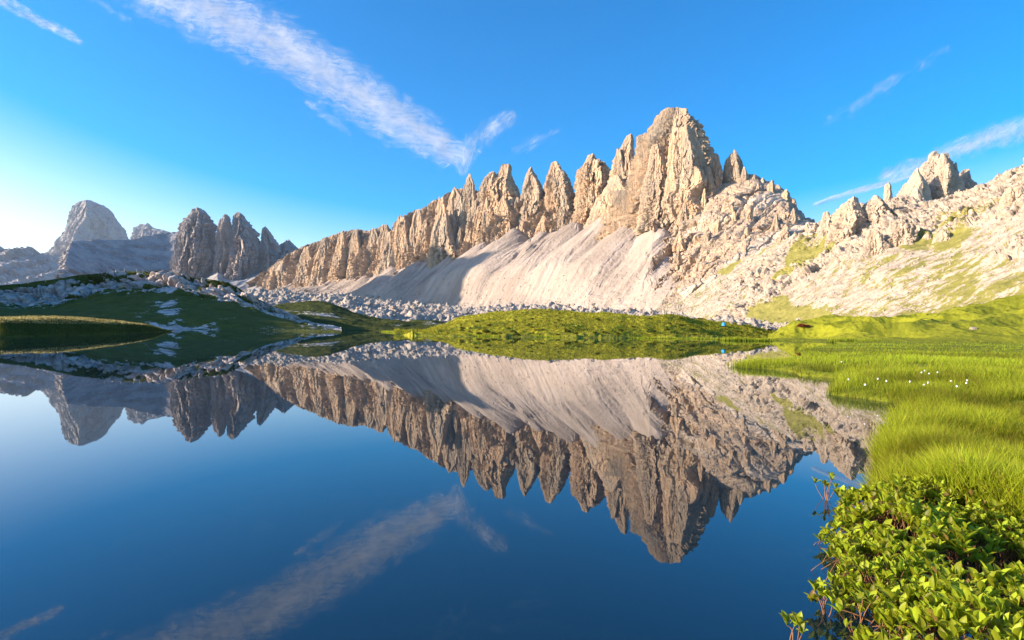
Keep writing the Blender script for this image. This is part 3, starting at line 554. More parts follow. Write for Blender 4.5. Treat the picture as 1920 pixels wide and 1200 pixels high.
def spit_disp(P, N, S):
    d = fbm(P / 2.2, 3, 141) * .10 * sst(.0, .5, S) + fbm(P / .45, 3, 142) * .06
    Q = P.copy(); Q[..., 2] += d; return Q
def zY(Y, z): return Y, z
scols = []
for x, c, Y0, Y1 in sp_:
    X0 = (x - 960) / FPX; py0 = toproj(np.array([X0 * Y0, Y0, -.05]))[1]; pyb = toproj(np.array([X0 * Y0, Y0 + .3, .10]))[1]
    scols.append((x, [(float(py0), Y0), (float(pyb), Y0 + .25), (c + 4.5 * min(1, (324 - x) / 150), Y0 + 3.6), (c, Y0 + 10)]))
SPIT = hill('grassy_spit', 'low grassy spit reaching into the lake from the left edge, its top edge in sun', 'spit', scols, 500, [5, 60, 50], SPITM, spit_disp, (14, 1.0))

MUD = mat_grassland('wet_mud', (.34, .17, .07), (.26, .13, .06), (.14, .07, .03), 1.5, .1)
hill('mud_bank', 'bare orange-brown mud at the waterline below the right hill', 'bank', [(x, [(b + .9, shoreY(x, b + .9)), (b, shoreY(x, b)), (b - 4.5, shoreY(x, b) + 22)]) for x, b in ((1455, 637.2), (1480, 638.0), (1530, 639.4), (1570, 640.6), (1610, 641.5), (1650, 642))], 160, [5, 40], MUD, lambda P, N, S: P + np.stack([0 * S, 0 * S, fbm(P / 2, 3, 171) * .08 - .12 * sst(.8, 0, S)], -1), (6, .3))
# ---- rubble moraine between the low hills and the scree -----------------------------------------
mo = [(420, 556, 590), (470, 545, 585), (520, 547, 590), (560, 550, 592), (640, 555, 595), (700, 564, 600), (760, 569, 604), (820, 574, 608), (880, 578, 606), (960, 574, 600), (1040, 576, 600), (1140, 580, 602), (1240, 588, 606), (1320, 596, 612), (1420, 601, 618), (1500, 604, 622)]
MY = lambda x: np.interp(x, [420, 700, 860, 1000, 1240, 1500], [620, 560, 520, 500, 440, 320])
def moraine_disp(P, N, S):
    f1, f2, r = voronoi(P / np.array([6.5, 6.5, 6.5]) + .25 * fbm(P / 5, 2, 7)[..., None], 151); g1, g2, gr = voronoi(P / 2.6, 152)
    d = (r * 6.0 * np.clip(.75 - f1, 0, 1) * 1.3 + gr * 2.2 * np.clip(.7 - g1, 0, 1) + fbm(P / 20, 3, 153) * 2.5 + fbm(P / 1.3, 3, 154) * .3) * np.where(S > 1, .6, 1)
    Q = P.copy(); Q[..., 2] += d - 1.5; return Q
hill('moraine', 'pale rubble moraine of broken limestone at the foot of the scree', 'moraine', [(x, [(b, 330), (a, float(MY(x)))]) for x, a, b in mo], 1000, [200], RUBBLE, moraine_disp, (120, 14))

# ---- lake, bank, ground ------------------------------------------------------------------------
t = NT('lake_surface'); p = t.pos()
n = t.noise(p, .35, 2); nb = t.bump(n, .05, .004)
fr = t.n('Fresnel', {'IOR': 1.68, 'Normal': nb})
deepn = t.noise(p, .8, 6, .6); fil = t.noise(t.scale(p, (1.6, .5, 1)), 2.2, 3, .5, 1.6); fl = t.ramp(t.math('ABSOLUTE', t.math('SUBTRACT', fil, .5)), .018, .002)
deep = t.n('BsdfDiffuse', {'Color': t.mix(t.math('MULTIPLY', fl, t.ramp(deepn, .45, .65)), t.mix(deepn, (.002, .010, .020), (.006, .018, .026)), (.014, .026, .028))})
gl = t.n('BsdfGlossy', {'Color': (.93, .95, .97), 'Roughness': .012, 'Normal': nb})
LAKE = t.done(t.n('MixShader', {0: fr.outputs[0], 1: deep.outputs[0], 2: gl.outputs[0]}))
gx = np.array([[-420, -40, 0], [300, -40, 0], [300, 270, 0], [-420, 270, 0]], float)
tag(mesh_obj('lake_water', gx, np.array([[0, 1, 2, 3]]), LAKE), 'still dark blue lake mirroring the mountains', 'lake', 'structure')
GROUND = mat_grassland('ground_turf', (.08, .10, .02), (.07, .08, .02), (.03, .04, .012), .2)
gs = np.array([[-14000, -3000, -1.6], [14000, -3000, -1.6], [14000, 16000, -1.6], [-14000, 16000, -1.6]], float)
tag(mesh_obj('ground', gs, np.array([[0, 1, 2, 3]]), GROUND), 'broad valley ground under the hills', 'ground', 'structure')

bank_px = [(1850, 1330), (1760, 1200), (1710, 1100), (1680, 1000), (1668, 920), (1668, 880), (1676, 845), (1688, 800), (1702, 772), (1682, 756), (1625, 748), (1560, 740), (1574, 726), (1580, 716), (1566, 709), (1500, 704), (1492, 698), (1450, 693), (1394, 690), (1392, 686), (1450, 683), (1498, 678), (1506, 668), (1500, 658), (1530, 651), (1590, 645.5), (1560, 641.5), (1490, 638.6)]
BANK = np.array([onplane(x, y, 0)[:2] for x, y in bank_px])
POLY = np.vstack([BANK, [[120, 150], [200, 150], [200, -6], [1.2, -6]]])
BOG_EDGE = np.array([onplane(x, y, .15)[:2] for x, y in ((1600, 905), (1640, 908), (1700, 918), (1760, 938), (1850, 958), (1920, 972), (2100, 1010), (2500, 1060))])
def bog_side(x, y):                                      # >0: grass side (farther), <0: leafy carpet side
    return y - np.interp(x, BOG_EDGE[:, 0], BOG_EDGE[:, 1])
def inside(q):
    x, y = q[..., 0], q[..., 1]; c = np.zeros(x.shape, bool); n = len(POLY)
    for i in range(n):
        x1, y1 = POLY[i]; x2, y2 = POLY[(i + 1) % n]
        c ^= ((y1 > y) != (y2 > y)) & (x < (x2 - x1) * (y - y1) / (y2 - y1 + 1e-12) + x1)
    return c
def shore_dist(q):
    d = np.full(q.shape[:-1], 1e9)
    for i in range(len(BANK) - 1):
        a, b = BANK[i], BANK[i + 1]; ab = b - a; tt = np.clip(((q - a) @ ab) / (ab @ ab + 1e-9), 0, 1)
        d = np.minimum(d, np.linalg.norm(q - a - tt[..., None] * ab, axis=-1))
    return np.where(inside(q), d, -d)
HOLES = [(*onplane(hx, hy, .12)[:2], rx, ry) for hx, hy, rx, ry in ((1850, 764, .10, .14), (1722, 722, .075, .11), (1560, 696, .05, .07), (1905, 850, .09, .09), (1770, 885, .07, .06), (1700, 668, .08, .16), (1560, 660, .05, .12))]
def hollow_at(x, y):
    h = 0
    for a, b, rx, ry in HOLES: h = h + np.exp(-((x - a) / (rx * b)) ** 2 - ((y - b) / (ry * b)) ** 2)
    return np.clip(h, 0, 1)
def land(x, y):
    q = np.stack([x, y], -1); d = shore_dist(q); s = np.clip(1 / (1 + y / 30.), .2, 1)
    q3 = np.stack([x, y, 0 * x], -1)
    z = np.where(d > 0, .05 + .09 * sst(0, .35, d) + .10 * sst(.3, 5, d), np.clip(d * .9 + .03, -.5, .03))
    und = fbm(q3 / 2.6, 3, 161) * .07 + fbm(q3 / 9, 2, 162) * .08
    return z + und * sst(.1, 2.5, d) - .32 * sst(.05, -.25, bog_side(x, y)) - .16 * hollow_at(x, y) * sst(.2, 1, d), d
rowsY = np.concatenate([np.linspace(-1, 1, 12, endpoint=False), np.geomspace(1.0, 150, 420)])
Xr = np.linspace(0, 1, 420)
gy = np.broadcast_to(rowsY[:, None], (len(rowsY), len(Xr)))
gxx = .2 + np.clip(gy, 1.0, None) * (.25 + Xr[None, :] ** 1.1 * 1.1) + .0
gz, gd = land(gxx, gy)
SOIL = mat_grassland('meadow_turf', (.20, .22, .018), (.15, .17, .015), (.08, .07, .018), 2.2, .12)
tag(grid_obj('meadow', np.stack([gxx, gy, gz], -1), SOIL, attrs={}), 'flat wet meadow along the right shore of the lake', 'meadow', 'structure')
t_ = bpy.data.objects['meadow']

# ------------------------------------------------------------------ grass blades
def blades(name, pos, hgt, wid, lean, mat, seed=0, seg=3, azb=None, tone=None):
    """each blade is a bent tapering strip"""
    r = np.random.default_rng(seed); n = len(pos)
    az = r.uniform(0, 2 * np.pi, n) if azb is None else azb + r.normal(0, .9, n)
    dirn = np.stack([np.cos(az), np.sin(az)], -1); fa = r.uniform(0, 2 * np.pi, n); side = np.stack([np.cos(fa), np.sin(fa)], -1)
    lv = lean * r.uniform(.25, 1.2, n); V = []; ln = []
    for k in range(seg + 1):
        tt = k / seg; c = pos.copy()
        c[:, :2] += dirn * (hgt * lv * tt ** 1.8)[:, None]; c[:, 2] += hgt * (tt - .28 * lv * tt ** 2.2)
        w_ = wid * (1 - tt ** 1.6) * .5
        if k < seg:
            A = c.copy(); B = c.copy(); A[:, :2] -= side * w_[:, None]; B[:, :2] += side * w_[:, None]; V += [A, B]; ln += [np.full(n, tt)] * 2
        else: V.append(c); ln.append(np.full(n, 1.0))
    m = 2 * seg + 1; V = np.stack(V, 1).reshape(-1, 3); ln = np.stack(ln, 1).reshape(-1)
    b = (np.arange(n) * m)[:, None]
    Q = np.concatenate([b + np.array([[2 * k, 2 * k + 1, 2 * k + 3, 2 * k + 2]]) for k in range(seg - 1)]) if seg > 1 else np.zeros((0, 4), int)
    Tn = b + np.array([[2 * seg - 2, 2 * seg - 1, 2 * seg]])
    return mesh_obj(name, V, [Q, Tn], mat, None, {'len': ln, 'rnd': np.repeat(r.uniform(0, .9, n) if tone is None else np.clip(tone + r.uniform(-.28, .28, n), 0, .9) + (r.random(n) < .07), m)})
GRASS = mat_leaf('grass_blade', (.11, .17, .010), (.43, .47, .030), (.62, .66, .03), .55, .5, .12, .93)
def scatter(n, y0, y1, seed):
    r = np.random.default_rng(seed)
    y = 1 / (1 / y0 + r.uniform(0, 1, n) * (1 / y1 - 1 / y0)); x = y * r.uniform(.33, .98, n)
    return x, y
X1, Y1 = scatter(360000, 2.2, 128, 3)
z, d = land(X1, Y1)
cl = fbm(np.stack([X1 / .55, Y1 / .55, 0 * X1], -1), 3, 201); cl2 = fbm(np.stack([X1 / 5, Y1 / 7, 0 * X1], -1), 3, 202)
keep = (d > -.10) & (bog_side(X1, Y1) > -.15 + .12 * cl) & (RNG.uniform(0, 1, len(X1)) < .92 + 1.0 * cl)
X1, Y1, z, d, cl, cl2 = [a[keep] for a in (X1, Y1, z, d, cl, cl2)]
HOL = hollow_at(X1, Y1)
hg = (.19 + .07 * cl2 + .06 * cl) * RNG.uniform(.6, 1.25, len(X1)) * (1 + .35 * np.exp(-np.abs(d) / .5)) * np.interp(Y1, [3, 12, 30, 120], [1.1, .95, .75, .9]) * (1 + .15 * np.clip(HOL, 0, 1))
blades_o = blades('meadow_grass', np.stack([X1, Y1, np.maximum(z, -.02) - .01], -1), np.clip(hg, .05, .5), np.maximum(.0075, .00088 * Y1), .55, GRASS, 4, 3, None, .52 + .30 * cl2 + .22 * cl - .95 * HOL)  # tone drops in the hollows: their shade put into the blade colour
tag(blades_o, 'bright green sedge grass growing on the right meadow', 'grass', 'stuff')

# ---- far reeds standing at the shores ----------------------------------------------------------
def reeds(label, pts, n, h, spread, seed):
    r = np.random.default_rng(seed); P = np.array([onplane(x, y, 0) for x, y in pts]); L = np.linalg.norm(np.diff(P[:, :2], axis=0), axis=1); cum = np.r_[0, np.cumsum(L)]
    u = r.uniform(0, cum[-1], n); q = np.stack([np.interp(u, cum, P[:, k]) for k in range(3)], -1)
    q[:, 1] += r.normal(0, spread, n); q[:, 0] += r.normal(0, spread * .5, n); q[:, 2] = -.02
    hh = h * r.uniform(.5, 1.15, n) * (1 + .3 * np.sin(u * .7) * np.sin(u * .23))
    return tag(blades('shore_reeds', q, hh, np.maximum(.006, .0009 * q[:, 1]), .25, GRASS, seed, 3), label, 'reeds', 'stuff')
reeds('pale reed fringe along the waterline of the far mound', [(722, 622.5), (800, 627), (880, 630.5), (1000, 632), (1100, 633.2), (1200, 634.2), (1350, 636), (1440, 637.4), (1480, 638)], 5200, .42, 1.2, 5)
reeds('short bright reed clump in the lake before the far mound', [(1355, 638.5), (1400, 639.2), (1440, 639.6)], 1600, .7, .8, 6)
reeds('reed bed ending in a point in the lake before the meadow', [(1392, 689), (1430, 689), (1470, 690), (1500, 691)], 3800, .30, .35, 7)
reeds('reeds standing on the muddy bank below the right hill', [(1560, 642), (1600, 642.5), (1640, 643)], 1500, .9, .8, 8)
reeds('thin reed strip in the water before the left grassy spit', [(-60, 628.5), (0, 629.5), (40, 629.2), (78, 628.8)], 2600, .30, .35, 9)

# ---- tufts roughen the mound and the spit --------------------------------------------------------
def tufts_on(o, n, h, wk, label, seed, k0=.06, mat=None):
    me = o.data; nv = len(me.vertices); co = np.empty(nv * 3, np.float32); me.vertices.foreach_get('co', co); co = co.reshape(-1, 3)
    r = np.random.default_rng(seed); ok = np.where((co[:, 2] > k0))[0]; idx = r.choice(ok, n); p = co[idx].astype(float) + r.normal(0, .12, (n, 3)) * [1, 1, 0]
    return tag(blades('turf_grass', p, h * r.uniform(.4, 1.2, n), wk * p[:, 1], .6, mat or TURFG, seed, 2), label, 'grass', 'stuff')
TURFG = mat_leaf('turf_blade', (.18, .18, .016), (.42, .39, .03), (.55, .50, .04), .6, .4, .05)
tufts_on(MOUND, 60000, .32, .0011, 'short turf grass covering the far sunlit mound', 11)
SUNG = mat_leaf('sunlit_grass_blade', (.30, .24, .07), (.66, .54, .24), (.70, .56, .22), .7, .4, .05)  # crest blades golden: low sunlight put into their colour
SHADEG = mat_leaf('shaded_grass_blade', (.05, .065, .012), (.10, .115, .02), (.14, .16, .02), .6, .35, .05)  # flank blades darkened: shade put into their colour
tufts_on(SPIT, 30000, .14, .0011, 'dark rough grass on the shaded flank of the spit', 12, .06, SHADEG)
tufts_on(SPIT, 26000, .13, .0011, 'golden grass, sunlight put in its colour, along the crest of the spit', 13, .92, SUNG)

# ------------------------------------------------------------------ leafy bog plants
LEAF = mat_leaf('bog_leaf', (.24, .31, .016), (.36, .41, .022), (.70, .72, .03), .45, .42, .25)
STEM = mat_plain('reddish_stem', (.23, .11, .05), .6, 30)
tg = np.linspace(0, 1, 6); prof = np.array([0.06, .62, .96, 1.0, .66, 0.0])
LT = []                                                  # leaf template: rows x (left, mid, right), unit length along +x
for k, tt in enumerate(tg):
    zc = .10 * math.sin(tt * 2.4) - .06 * tt * tt
    LT += [(tt, -.215 * prof[k], zc + .11 * prof[k]), (tt, 0, zc), (tt, .215 * prof[k], zc + .11 * prof[k])]
LT = np.array(LT); LF = np.array([[3 * k + j, 3 * k + 3 + j, 3 * k + 4 + j, 3 * k + 1 + j] for k in range(5) for j in (0, 1)]); LL = np.repeat(tg, 3)
def leaves(base, yaw, pitch, size, roll):
    """world vertices for n leaves"""
    c, s = np.cos, np.sin; n = len(base); v = np.broadcast_to(LT, (n, len(LT), 3)) * size[:, None, None]
    y = v[..., 1] * c(roll)[:, None] - v[..., 2] * s(roll)[:, None]; z = v[..., 1] * s(roll)[:, None] + v[..., 2] * c(roll)[:, None]; x = v[..., 0]
    x2 = x * c(pitch)[:, None] - z * s(pitch)[:, None]; z2 = x * s(pitch)[:, None] + z * c(pitch)[:, None]
    X = x2 * c(yaw)[:, None] - y * s(yaw)[:, None]; Y = x2 * s(yaw)[:, None] + y * c(yaw)[:, None]
    return np.stack([X, Y, z2], -1) + base[:, None]
def leaf_mesh(name, base, yaw, pitch, size, roll, parent=None, seed=0, mat=None):
    V = leaves(base, yaw, pitch, size, roll); n = len(base); m = len(LT)
    F = (np.arange(n) * m)[:, None, None] + LF[None]
    r = np.random.default_rng(seed).uniform(0, 1, n)
    return mesh_obj(name, V.reshape(-1, 3), F.reshape(-1, 4), mat or LEAF, parent, {'len': np.tile(LL, n), 'rnd': np.repeat(r, m)})
def tubes(name, A, B, r0, mat, parent=None, bend=.0, seed=0, k=4):
    """thin bent stems from A to B (arrays)"""
    rg = np.random.default_rng(seed); n = len(A); seg = 4; ang = np.arange(k) / k * 2 * np.pi; V = []
    bd = rg.normal(0, bend, (n, 3)); bd[:, 2] = np.abs(bd[:, 2])
    for j in range(seg + 1):
        tt = j / seg; c = A * (1 - tt) + B * tt + bd * math.sin(tt * math.pi)
        rr = r0 * (1 - .4 * tt)
        V.append(c[:, None] + rr * np.stack([np.cos(ang), np.sin(ang), .3 * np.sin(ang + 1)], -1)[None])
    V = np.stack(V, 1).reshape(-1, 3); f = []
    for j in range(seg):
        for q in range(k): f.append([j * k + q, j * k + (q + 1) % k, (j + 1) * k + (q + 1) % k, (j + 1) * k + q])
    F = (np.arange(n) * (seg + 1) * k)[:, None, None] + np.array(f)[None]
    return mesh_obj(name, V, F.reshape(-1, 4), mat, parent)
edge_px = [(1640, 893), (1600, 900), (1585, 925), (1580, 950), (1583, 975), (1575, 1000), (1560, 1020), (1545, 1050), (1545, 1080), (1560, 1110), (1585, 1135), (1600, 1170), (1610, 1200), (1640, 1330)]
EDGE = np.array([onplane(x, y, .10)[:2] for x, y in edge_px])
def left_edge(y): o = np.argsort(EDGE[:, 1]); return np.interp(y, EDGE[o, 1], EDGE[o, 0])
r = np.random.default_rng(21); N = 30000
yb = r.uniform(.75, 4.3, N); xb = r.uniform(.4, 5.2, N)
cn = fbm(np.stack([xb / .28, yb / .28, 0 * xb], -1), 3, 211)
gap = fbm(np.stack([xb / .16, yb / .16, 0 * xb], -1), 2, 216)
keep = (gap > -.38) & (xb > left_edge(yb) - .03 + .10 * cn) & (bog_side(xb, yb) < .12 * cn + .08)
xb, yb, cn = xb[keep], yb[keep], cn[keep]
dl = xb - left_edge(yb)
canopy = .07 + .12 * sst(-.02, .35, dl) + .045 * cn + .05 * fbm(np.stack([xb / .8, yb / .8, 0 * xb], -1), 2, 212)
hollow = np.exp(-(((xb - 2.45) / .55) ** 2 + ((yb - 2.55) / .5) ** 2)); canopy -= .10 * hollow
zb = np.maximum(.03, canopy * r.uniform(.55, 1.05, len(xb)))
base = np.stack([xb, yb, zb], -1); yaw0 = r.uniform(0, 2 * np.pi, len(xb))
B3 = np.repeat(base, 3, 0); yw = np.repeat(yaw0, 3) + np.tile([0, 2.1, 4.2], len(xb)) + r.normal(0, .25, 3 * len(xb))
pt = np.clip(r.normal(.9, .33, 3 * len(xb)), -.1, 1.4); sz = np.repeat(r.uniform(.026, .060, len(xb)) * (1 + .25 * fbm(np.stack([xb / .5, yb / .5, 0 * xb + 4], -1), 2, 215)), 3) * r.uniform(.8, 1.1, 3 * len(xb))
bog = empty('bog_plants', (2.2, 2.4, 0)); tag(bog, 'dense carpet of glossy oval-leaved bog plants in the bottom right corner', 'bog plants', 'stuff')
o = leaf_mesh('foliage', B3, yw, pt, sz, r.normal(0, .3, len(sz)), bog, 22); up(o)
low = r.choice(len(xb), 5200, False); A = base[low].copy(); A[:, 2] = -.02; A[:, :2] += r.normal(0, .05, (len(low), 2)); A[:, 0] += .03
up(tubes('stems', A, base[low], .0022, STEM, bog, .012, 23))
# runners trailing over the water along the edge
nr = 60; ye = r.uniform(.9, 3.9, nr); A = np.stack([left_edge(ye) + r.uniform(.1, .35, nr), ye + r.normal(0, .05, nr), np.full(nr, .01)], -1)
Bq = np.stack([left_edge(ye) + r.uniform(.0, .08, nr), ye + r.normal(0, .06, nr), r.uniform(.03, .07, nr)], -1)
up(tubes('runners', A, Bq, .0042, STEM, bog, .02, 24, 5))

def sprig(px, py, n, hgt, label, seed, wide=.05):
    """one loose plant standing out over the water"""
    g = onplane(px, py, 0.0); rr = np.random.default_rng(seed); e = tag(empty('bog_plant', tuple(g)), label, 'plant', None, 'loose plants at the edge of the carpet')
    tops = np.stack([rr.normal(0, wide, n), rr.normal(0, wide, n), rr.uniform(.45, 1.0, n) * hgt], -1)
    tubes('stem', np.tile([[0, 0, -.03]], (n, 1)) + rr.normal(0, .008, (n, 3)) * [1, 1, 0], tops, .0028, STEM, e, .01, seed, 5)
    for k in range(n):
        b = np.tile(tops[k], (4, 1)); leaf_mesh('leaf_cluster', b, rr.uniform(0, 6.28) + np.array([0, 1.7, 3.3, 4.8]) + rr.normal(0, .2, 4), np.clip(rr.normal(.85, .25, 4), 0, 1.3), np.full(4, rr.uniform(.04, .056)), rr.normal(0, .2, 4), e, seed + k)
sprig(1552, 938, 7, .15, 'small isolated leafy plant in the water left of the carpet\'s far end', 31, .045)
sprig(1484, 1205, 4, .07, 'small leafy plant at the bottom edge, alone in the open water', 32, .022)
sprig(1542, 1150, 4, .10, 'leafy plant on a bare bent reddish stem leaning out over the water', 33, .03)
sprig(1610, 1190, 6, .13, 'large-leaved plant at the bottom edge beside the carpet\'s reddish runners', 34, .05)

# ------------------------------------------------------------------ boulders
def rock_data(seed, flat=.75):
    import bmesh
    bm = bmesh.new(); bmesh.ops.create_icosphere(bm, subdivisions=3, radius=1)
    V = np.array([v.co[:] for v in bm.verts]); F = np.array([[v.index for v in f.verts] for f in bm.faces]); bm.free()
    rr = np.random.default_rng(seed)
    for k in range(11):                                  # chop by planes: angular block
        nrm = rr.normal(0, 1, 3); nrm /= np.linalg.norm(nrm); lim = rr.uniform(.55, .88); dd = V @ nrm - lim; V = V - np.clip(dd, 0, 9)[:, None] * nrm
    V = V + fbm(V * 2.3, 4, seed)[:, None] * .07 * V
    return V * [1, rr.uniform(.7, 1), flat * rr.uniform(.8, 1.1)], F
RB = [rock_data(s) for s in range(8)]; RM = {}
def boulder(P, size, mat, label, group, k=None):
    k = random.randrange(8) if k is None else k
    if (k, mat.name) not in RM:
        o = mesh_obj('boulder', RB[k][0], RB[k][1], mat, smooth=False); RM[(k, mat.name)] = o.data
    else:
        o = bpy.data.objects.new('boulder', RM[(k, mat.name)]); COL.objects.link(o)
    o.location = P; o.scale = (size, size, size); o.rotation_euler = (random.uniform(-.3, .3), random.uniform(-.3, .3), random.uniform(0, 6.28))
    return tag(o, label, 'boulder', None, group)
bpy.context.view_layer.update()
dg = bpy.context.evaluated_depsgraph_get()
def hit(px, py):
    d_ = (unproj(px, py, 100.0) - np.array([0, 0, CAMH])); d_ /= np.linalg.norm(d_)
    ok, loc, nrm, idx, ob, _ = C.ray_cast(dg, Vector((0, 0, CAMH)), Vector(d_))
    return (loc, ob.name) if ok else (None, None)
RUB2 = mat_rock('boulder_limestone', (.43, .35, .265), (.58, .50, .40), (.31, .26, .21), .12)
cnt = 0
for k in range(420):                                     # rubble belt
    px = random.uniform(470, 1260); top = np.interp(px, [a for a, b, c in mo], [b for a, b, c in mo]); py = random.uniform(top - 8, top + 34)
    loc, nm = hit(px, py)
    if loc is None or not (nm.startswith('moraine') or nm.startswith('scree')): continue
    s = loc.y / FPX * random.choice((1.6, 2.0, 2.6, 3.4, 4.6, 6.5)) * .8
    boulder(loc + Vector((0, 0, s * .15)), s, RUB2, 'pale angular boulder in the rubble belt below the scree', 'boulders in the rubble belt'); cnt += 1
    if cnt >= 190: break
for k in range(90):                                      # right slope
    px = random.uniform(1330, 1915); py = random.uniform(380, 600); loc, nm = hit(px, py)
    if loc is None or not nm.startswith('gravel'): continue
    s = loc.y / FPX * random.choice((1.2, 1.6, 2.2, 3.2))
    boulder(loc + Vector((0, 0, s * .1)), s, RUB2, 'pale boulder lying on the right gravel hillside', 'boulders on the right hillside')
for px, py, s, lb in ((1378, 600, .9, 'white boulder nearest right of the blue tent'), (1388, 608, 1.0, 'rounded pale boulder on the bank between blue tent and rubble'), (1372, 607, .7, 'low pale rock just beside the blue tent'), (1395, 598, .8, 'pale rock behind the rounded boulder right of the tent'), (1432, 601, .6, 'small white rock at the top of the shaded rubble dip'), (1825, 617, 1.0, 'grey flat rock in the turf of the right yellow-green hill')):
    loc, nm = hit(px, py)
    if loc is not None: boulder(loc, s * min(1.6, max(.4, loc.y / 170)), RUB2, lb, 'single rocks near the shore')

def small_stones(o, n, lo, hi, label, seed, ymax=None, amin=.5):
    me = o.data; nv = len(me.vertices); co = np.empty(nv * 3, np.float32); me.vertices.foreach_get('co', co); co = co.reshape(-1, 3).astype(float); rr = np.random.default_rng(seed)
    ok = np.ones(nv, bool)
    if 'rock' in me.attributes:
        at = np.empty(nv, np.float32); me.attributes['rock'].data.foreach_get('value', at); ok &= at > amin
    px_, py_ = toproj(co); ok &= (px_ > -40) & (px_ < 1960)
    if ymax is not None: ok &= ymax(px_, py_)
    w_ = ok / np.maximum(co[:, 1], 30) ** .5; idx = rr.choice(nv, n, p=w_ / w_.sum()); p = co[idx]
    th = 1.618; I = np.array([(-1, th, 0), (1, th, 0), (-1, -th, 0), (1, -th, 0), (0, -1, th), (0, 1, th), (0, -1, -th), (0, 1, -th), (th, 0, -1), (th, 0, 1), (-th, 0, -1), (-th, 0, 1)]) / 1.9
    IF = np.array([(0, 11, 5), (0, 5, 1), (0, 1, 7), (0, 7, 10), (0, 10, 11), (1, 5, 9), (5, 11, 4), (11, 10, 2), (10, 7, 6), (7, 1, 8), (3, 9, 4), (3, 4, 2), (3, 2, 6), (3, 6, 8), (3, 8, 9), (4, 9, 5), (2, 4, 11), (6, 2, 10), (8, 6, 7), (9, 8, 1)])
    sz_ = p[:, 1] / FPX * (lo + (hi - lo) * rr.random(n) ** 3); V = I[None] * rr.uniform(.55, 1.15, (n, 12, 1)) * sz_[:, None, None] * rr.uniform(.6, 1.2, (n, 1, 3)); V = V + p[:, None]; F = (np.arange(n) * 12)[:, None, None] + IF[None]
    return tag(mesh_obj('scattered_stones', V.reshape(-1, 3), F.reshape(-1, 3), RUB2, smooth=False), label, 'stones', 'stuff')
small_stones(bpy.data.objects['gravel_face'], 9000, .6, 3.2, 'countless small pale stones strewn over the right hillside', 41)
small_stones([o for o in mass.children if o.name.startswith('scree')][0], 4500, .5, 2.2, 'small stones lying on the lower scree slope', 42, lambda x, y: y > np.interp(x, [430, 860, 1250], [540, 520, 500]))
small_stones(bpy.data.objects['moraine'], 5000, .8, 4.0, 'broken stones filling the rubble belt', 43)
small_stones(bpy.data.objects['hill'], 900, .5, 1.8, 'pale stones on the dark turf of the left hill', 44, lambda x, y: y > 560, .30)
# dwarf shrubs on the far mound
SHRUBL = mat_leaf('shrub_leaf', (.06, .075, .012), (.14, .155, .022), (.20, .22, .03), .6, .3, .05, 2.0)
def shrub_mesh(seed):
    rr = np.random.default_rng(seed); n = 260; dv = rr.normal(0, 1, (n, 3)); dv /= np.linalg.norm(dv, axis=1, keepdims=True); dv[:, 2] = np.abs(dv[:, 2]); b_ = dv * (rr.uniform(.35, 1, n) ** .5)[:, None] * [.9, .9, .55]
    return leaf_mesh('shrub', b_, rr.uniform(0, 6.28, n), rr.uniform(-.3, 1.2, n), rr.uniform(.22, .40, n), rr.normal(0, .5, n), None, seed, SHRUBL)
SH = [shrub_mesh(900 + k) for k in range(4)]
def place_shrub(px, py, s, first, label):
    loc, nm = hit(px, py)
    if loc is None or not nm.startswith(('grassy_mound', 'turf', 'grassy_hill')): return False
    o = first if first is not None else bpy.data.objects.new('shrub', random.choice(SH).data)
    if first is None: COL.objects.link(o)
    o.location = loc; o.scale = (s, s, s); o.rotation_euler = (0, 0, random.uniform(0, 6.28)); tag(o, label, 'shrub', None, 'dwarf shrubs on the far mound'); return True
n_ = 0
for k in range(400):
    px = random.uniform(860, 1440); py = random.uniform(598, 630) if random.random() < .45 else random.uniform(618, 631)
    if place_shrub(px, py, random.uniform(.3, .75), SH[n_] if n_ < 4 else None, 'dark green dwarf shrub low on the far mound near the waterline' if py > 615 else 'dark green dwarf shrub high on the turf of the far mound'): n_ += 1
    if n_ >= 60: break

REDL = mat_leaf('red_leaf', (.14, .03, .02), (.30, .07, .035), (.34, .08, .04), .6, .3, .05, 2.0)
for px, py, sc, lb in ((1503, 613, 1.2, 'reddish shrub at the foot of the right green hill, left one'), (1513, 613, .9, 'reddish shrub at the foot of the right green hill, right one')):
    loc, nm = hit(px, py)
    if loc is not None:
        sh_ = shrub_mesh(int(px)); sh_.data.materials.clear(); sh_.data.materials.append(REDL); sh_.location = loc; sh_.scale = (sc, sc, sc); tag(sh_, lb, 'shrub', None, 'red shrubs by the mud bank')
# ------------------------------------------------------------------ small things
import bmesh
def tent(px, py):
    loc, nm = hit(px, py); e = tag(empty('tent', loc if loc is not None else unproj(px, py, 150)), 'small bright blue dome tent among rocks on the far shore', 'tent')
    blue = mat_plain('tent_fabric', (.02, .26, .50), .5, 3, .12)
    th = np.linspace(0, 2 * np.pi, 24, endpoint=False); ph = np.linspace(0, np.pi / 2, 10); P = np.zeros((24, 10, 3))
    rr = np.cos(ph) ** .8; P[..., 0] = np.cos(th)[:, None] * rr * .62 * (1 + .06 * np.cos(4 * th))[:, None]; P[..., 1] = np.sin(th)[:, None] * rr * .8 * (1 + .06 * np.cos(4 * th))[:, None]; P[..., 2] = np.sin(ph)[None] * 1.05
    grid_obj('canopy', P, blue, e, cyclic=True)
    D = np.array([(-.22, -.70, .05), (.22, -.70, .05), (.16, -.66, .55), (0, -.60, .68), (-.16, -.66, .55)]); D = np.vstack([D, D + [0, -.03, 0]])
    mesh_obj('door', D, [np.array([[5, 6, 7, 8][::-1]]), np.array([[5, 8, 9]])], mat_plain('tent_door', (.01, .14, .32), .6, 3, .1), e)
tent(1357, 611)
WOOD = mat_plain('weathered_wood', (.52, .46, .38), .85, 12)
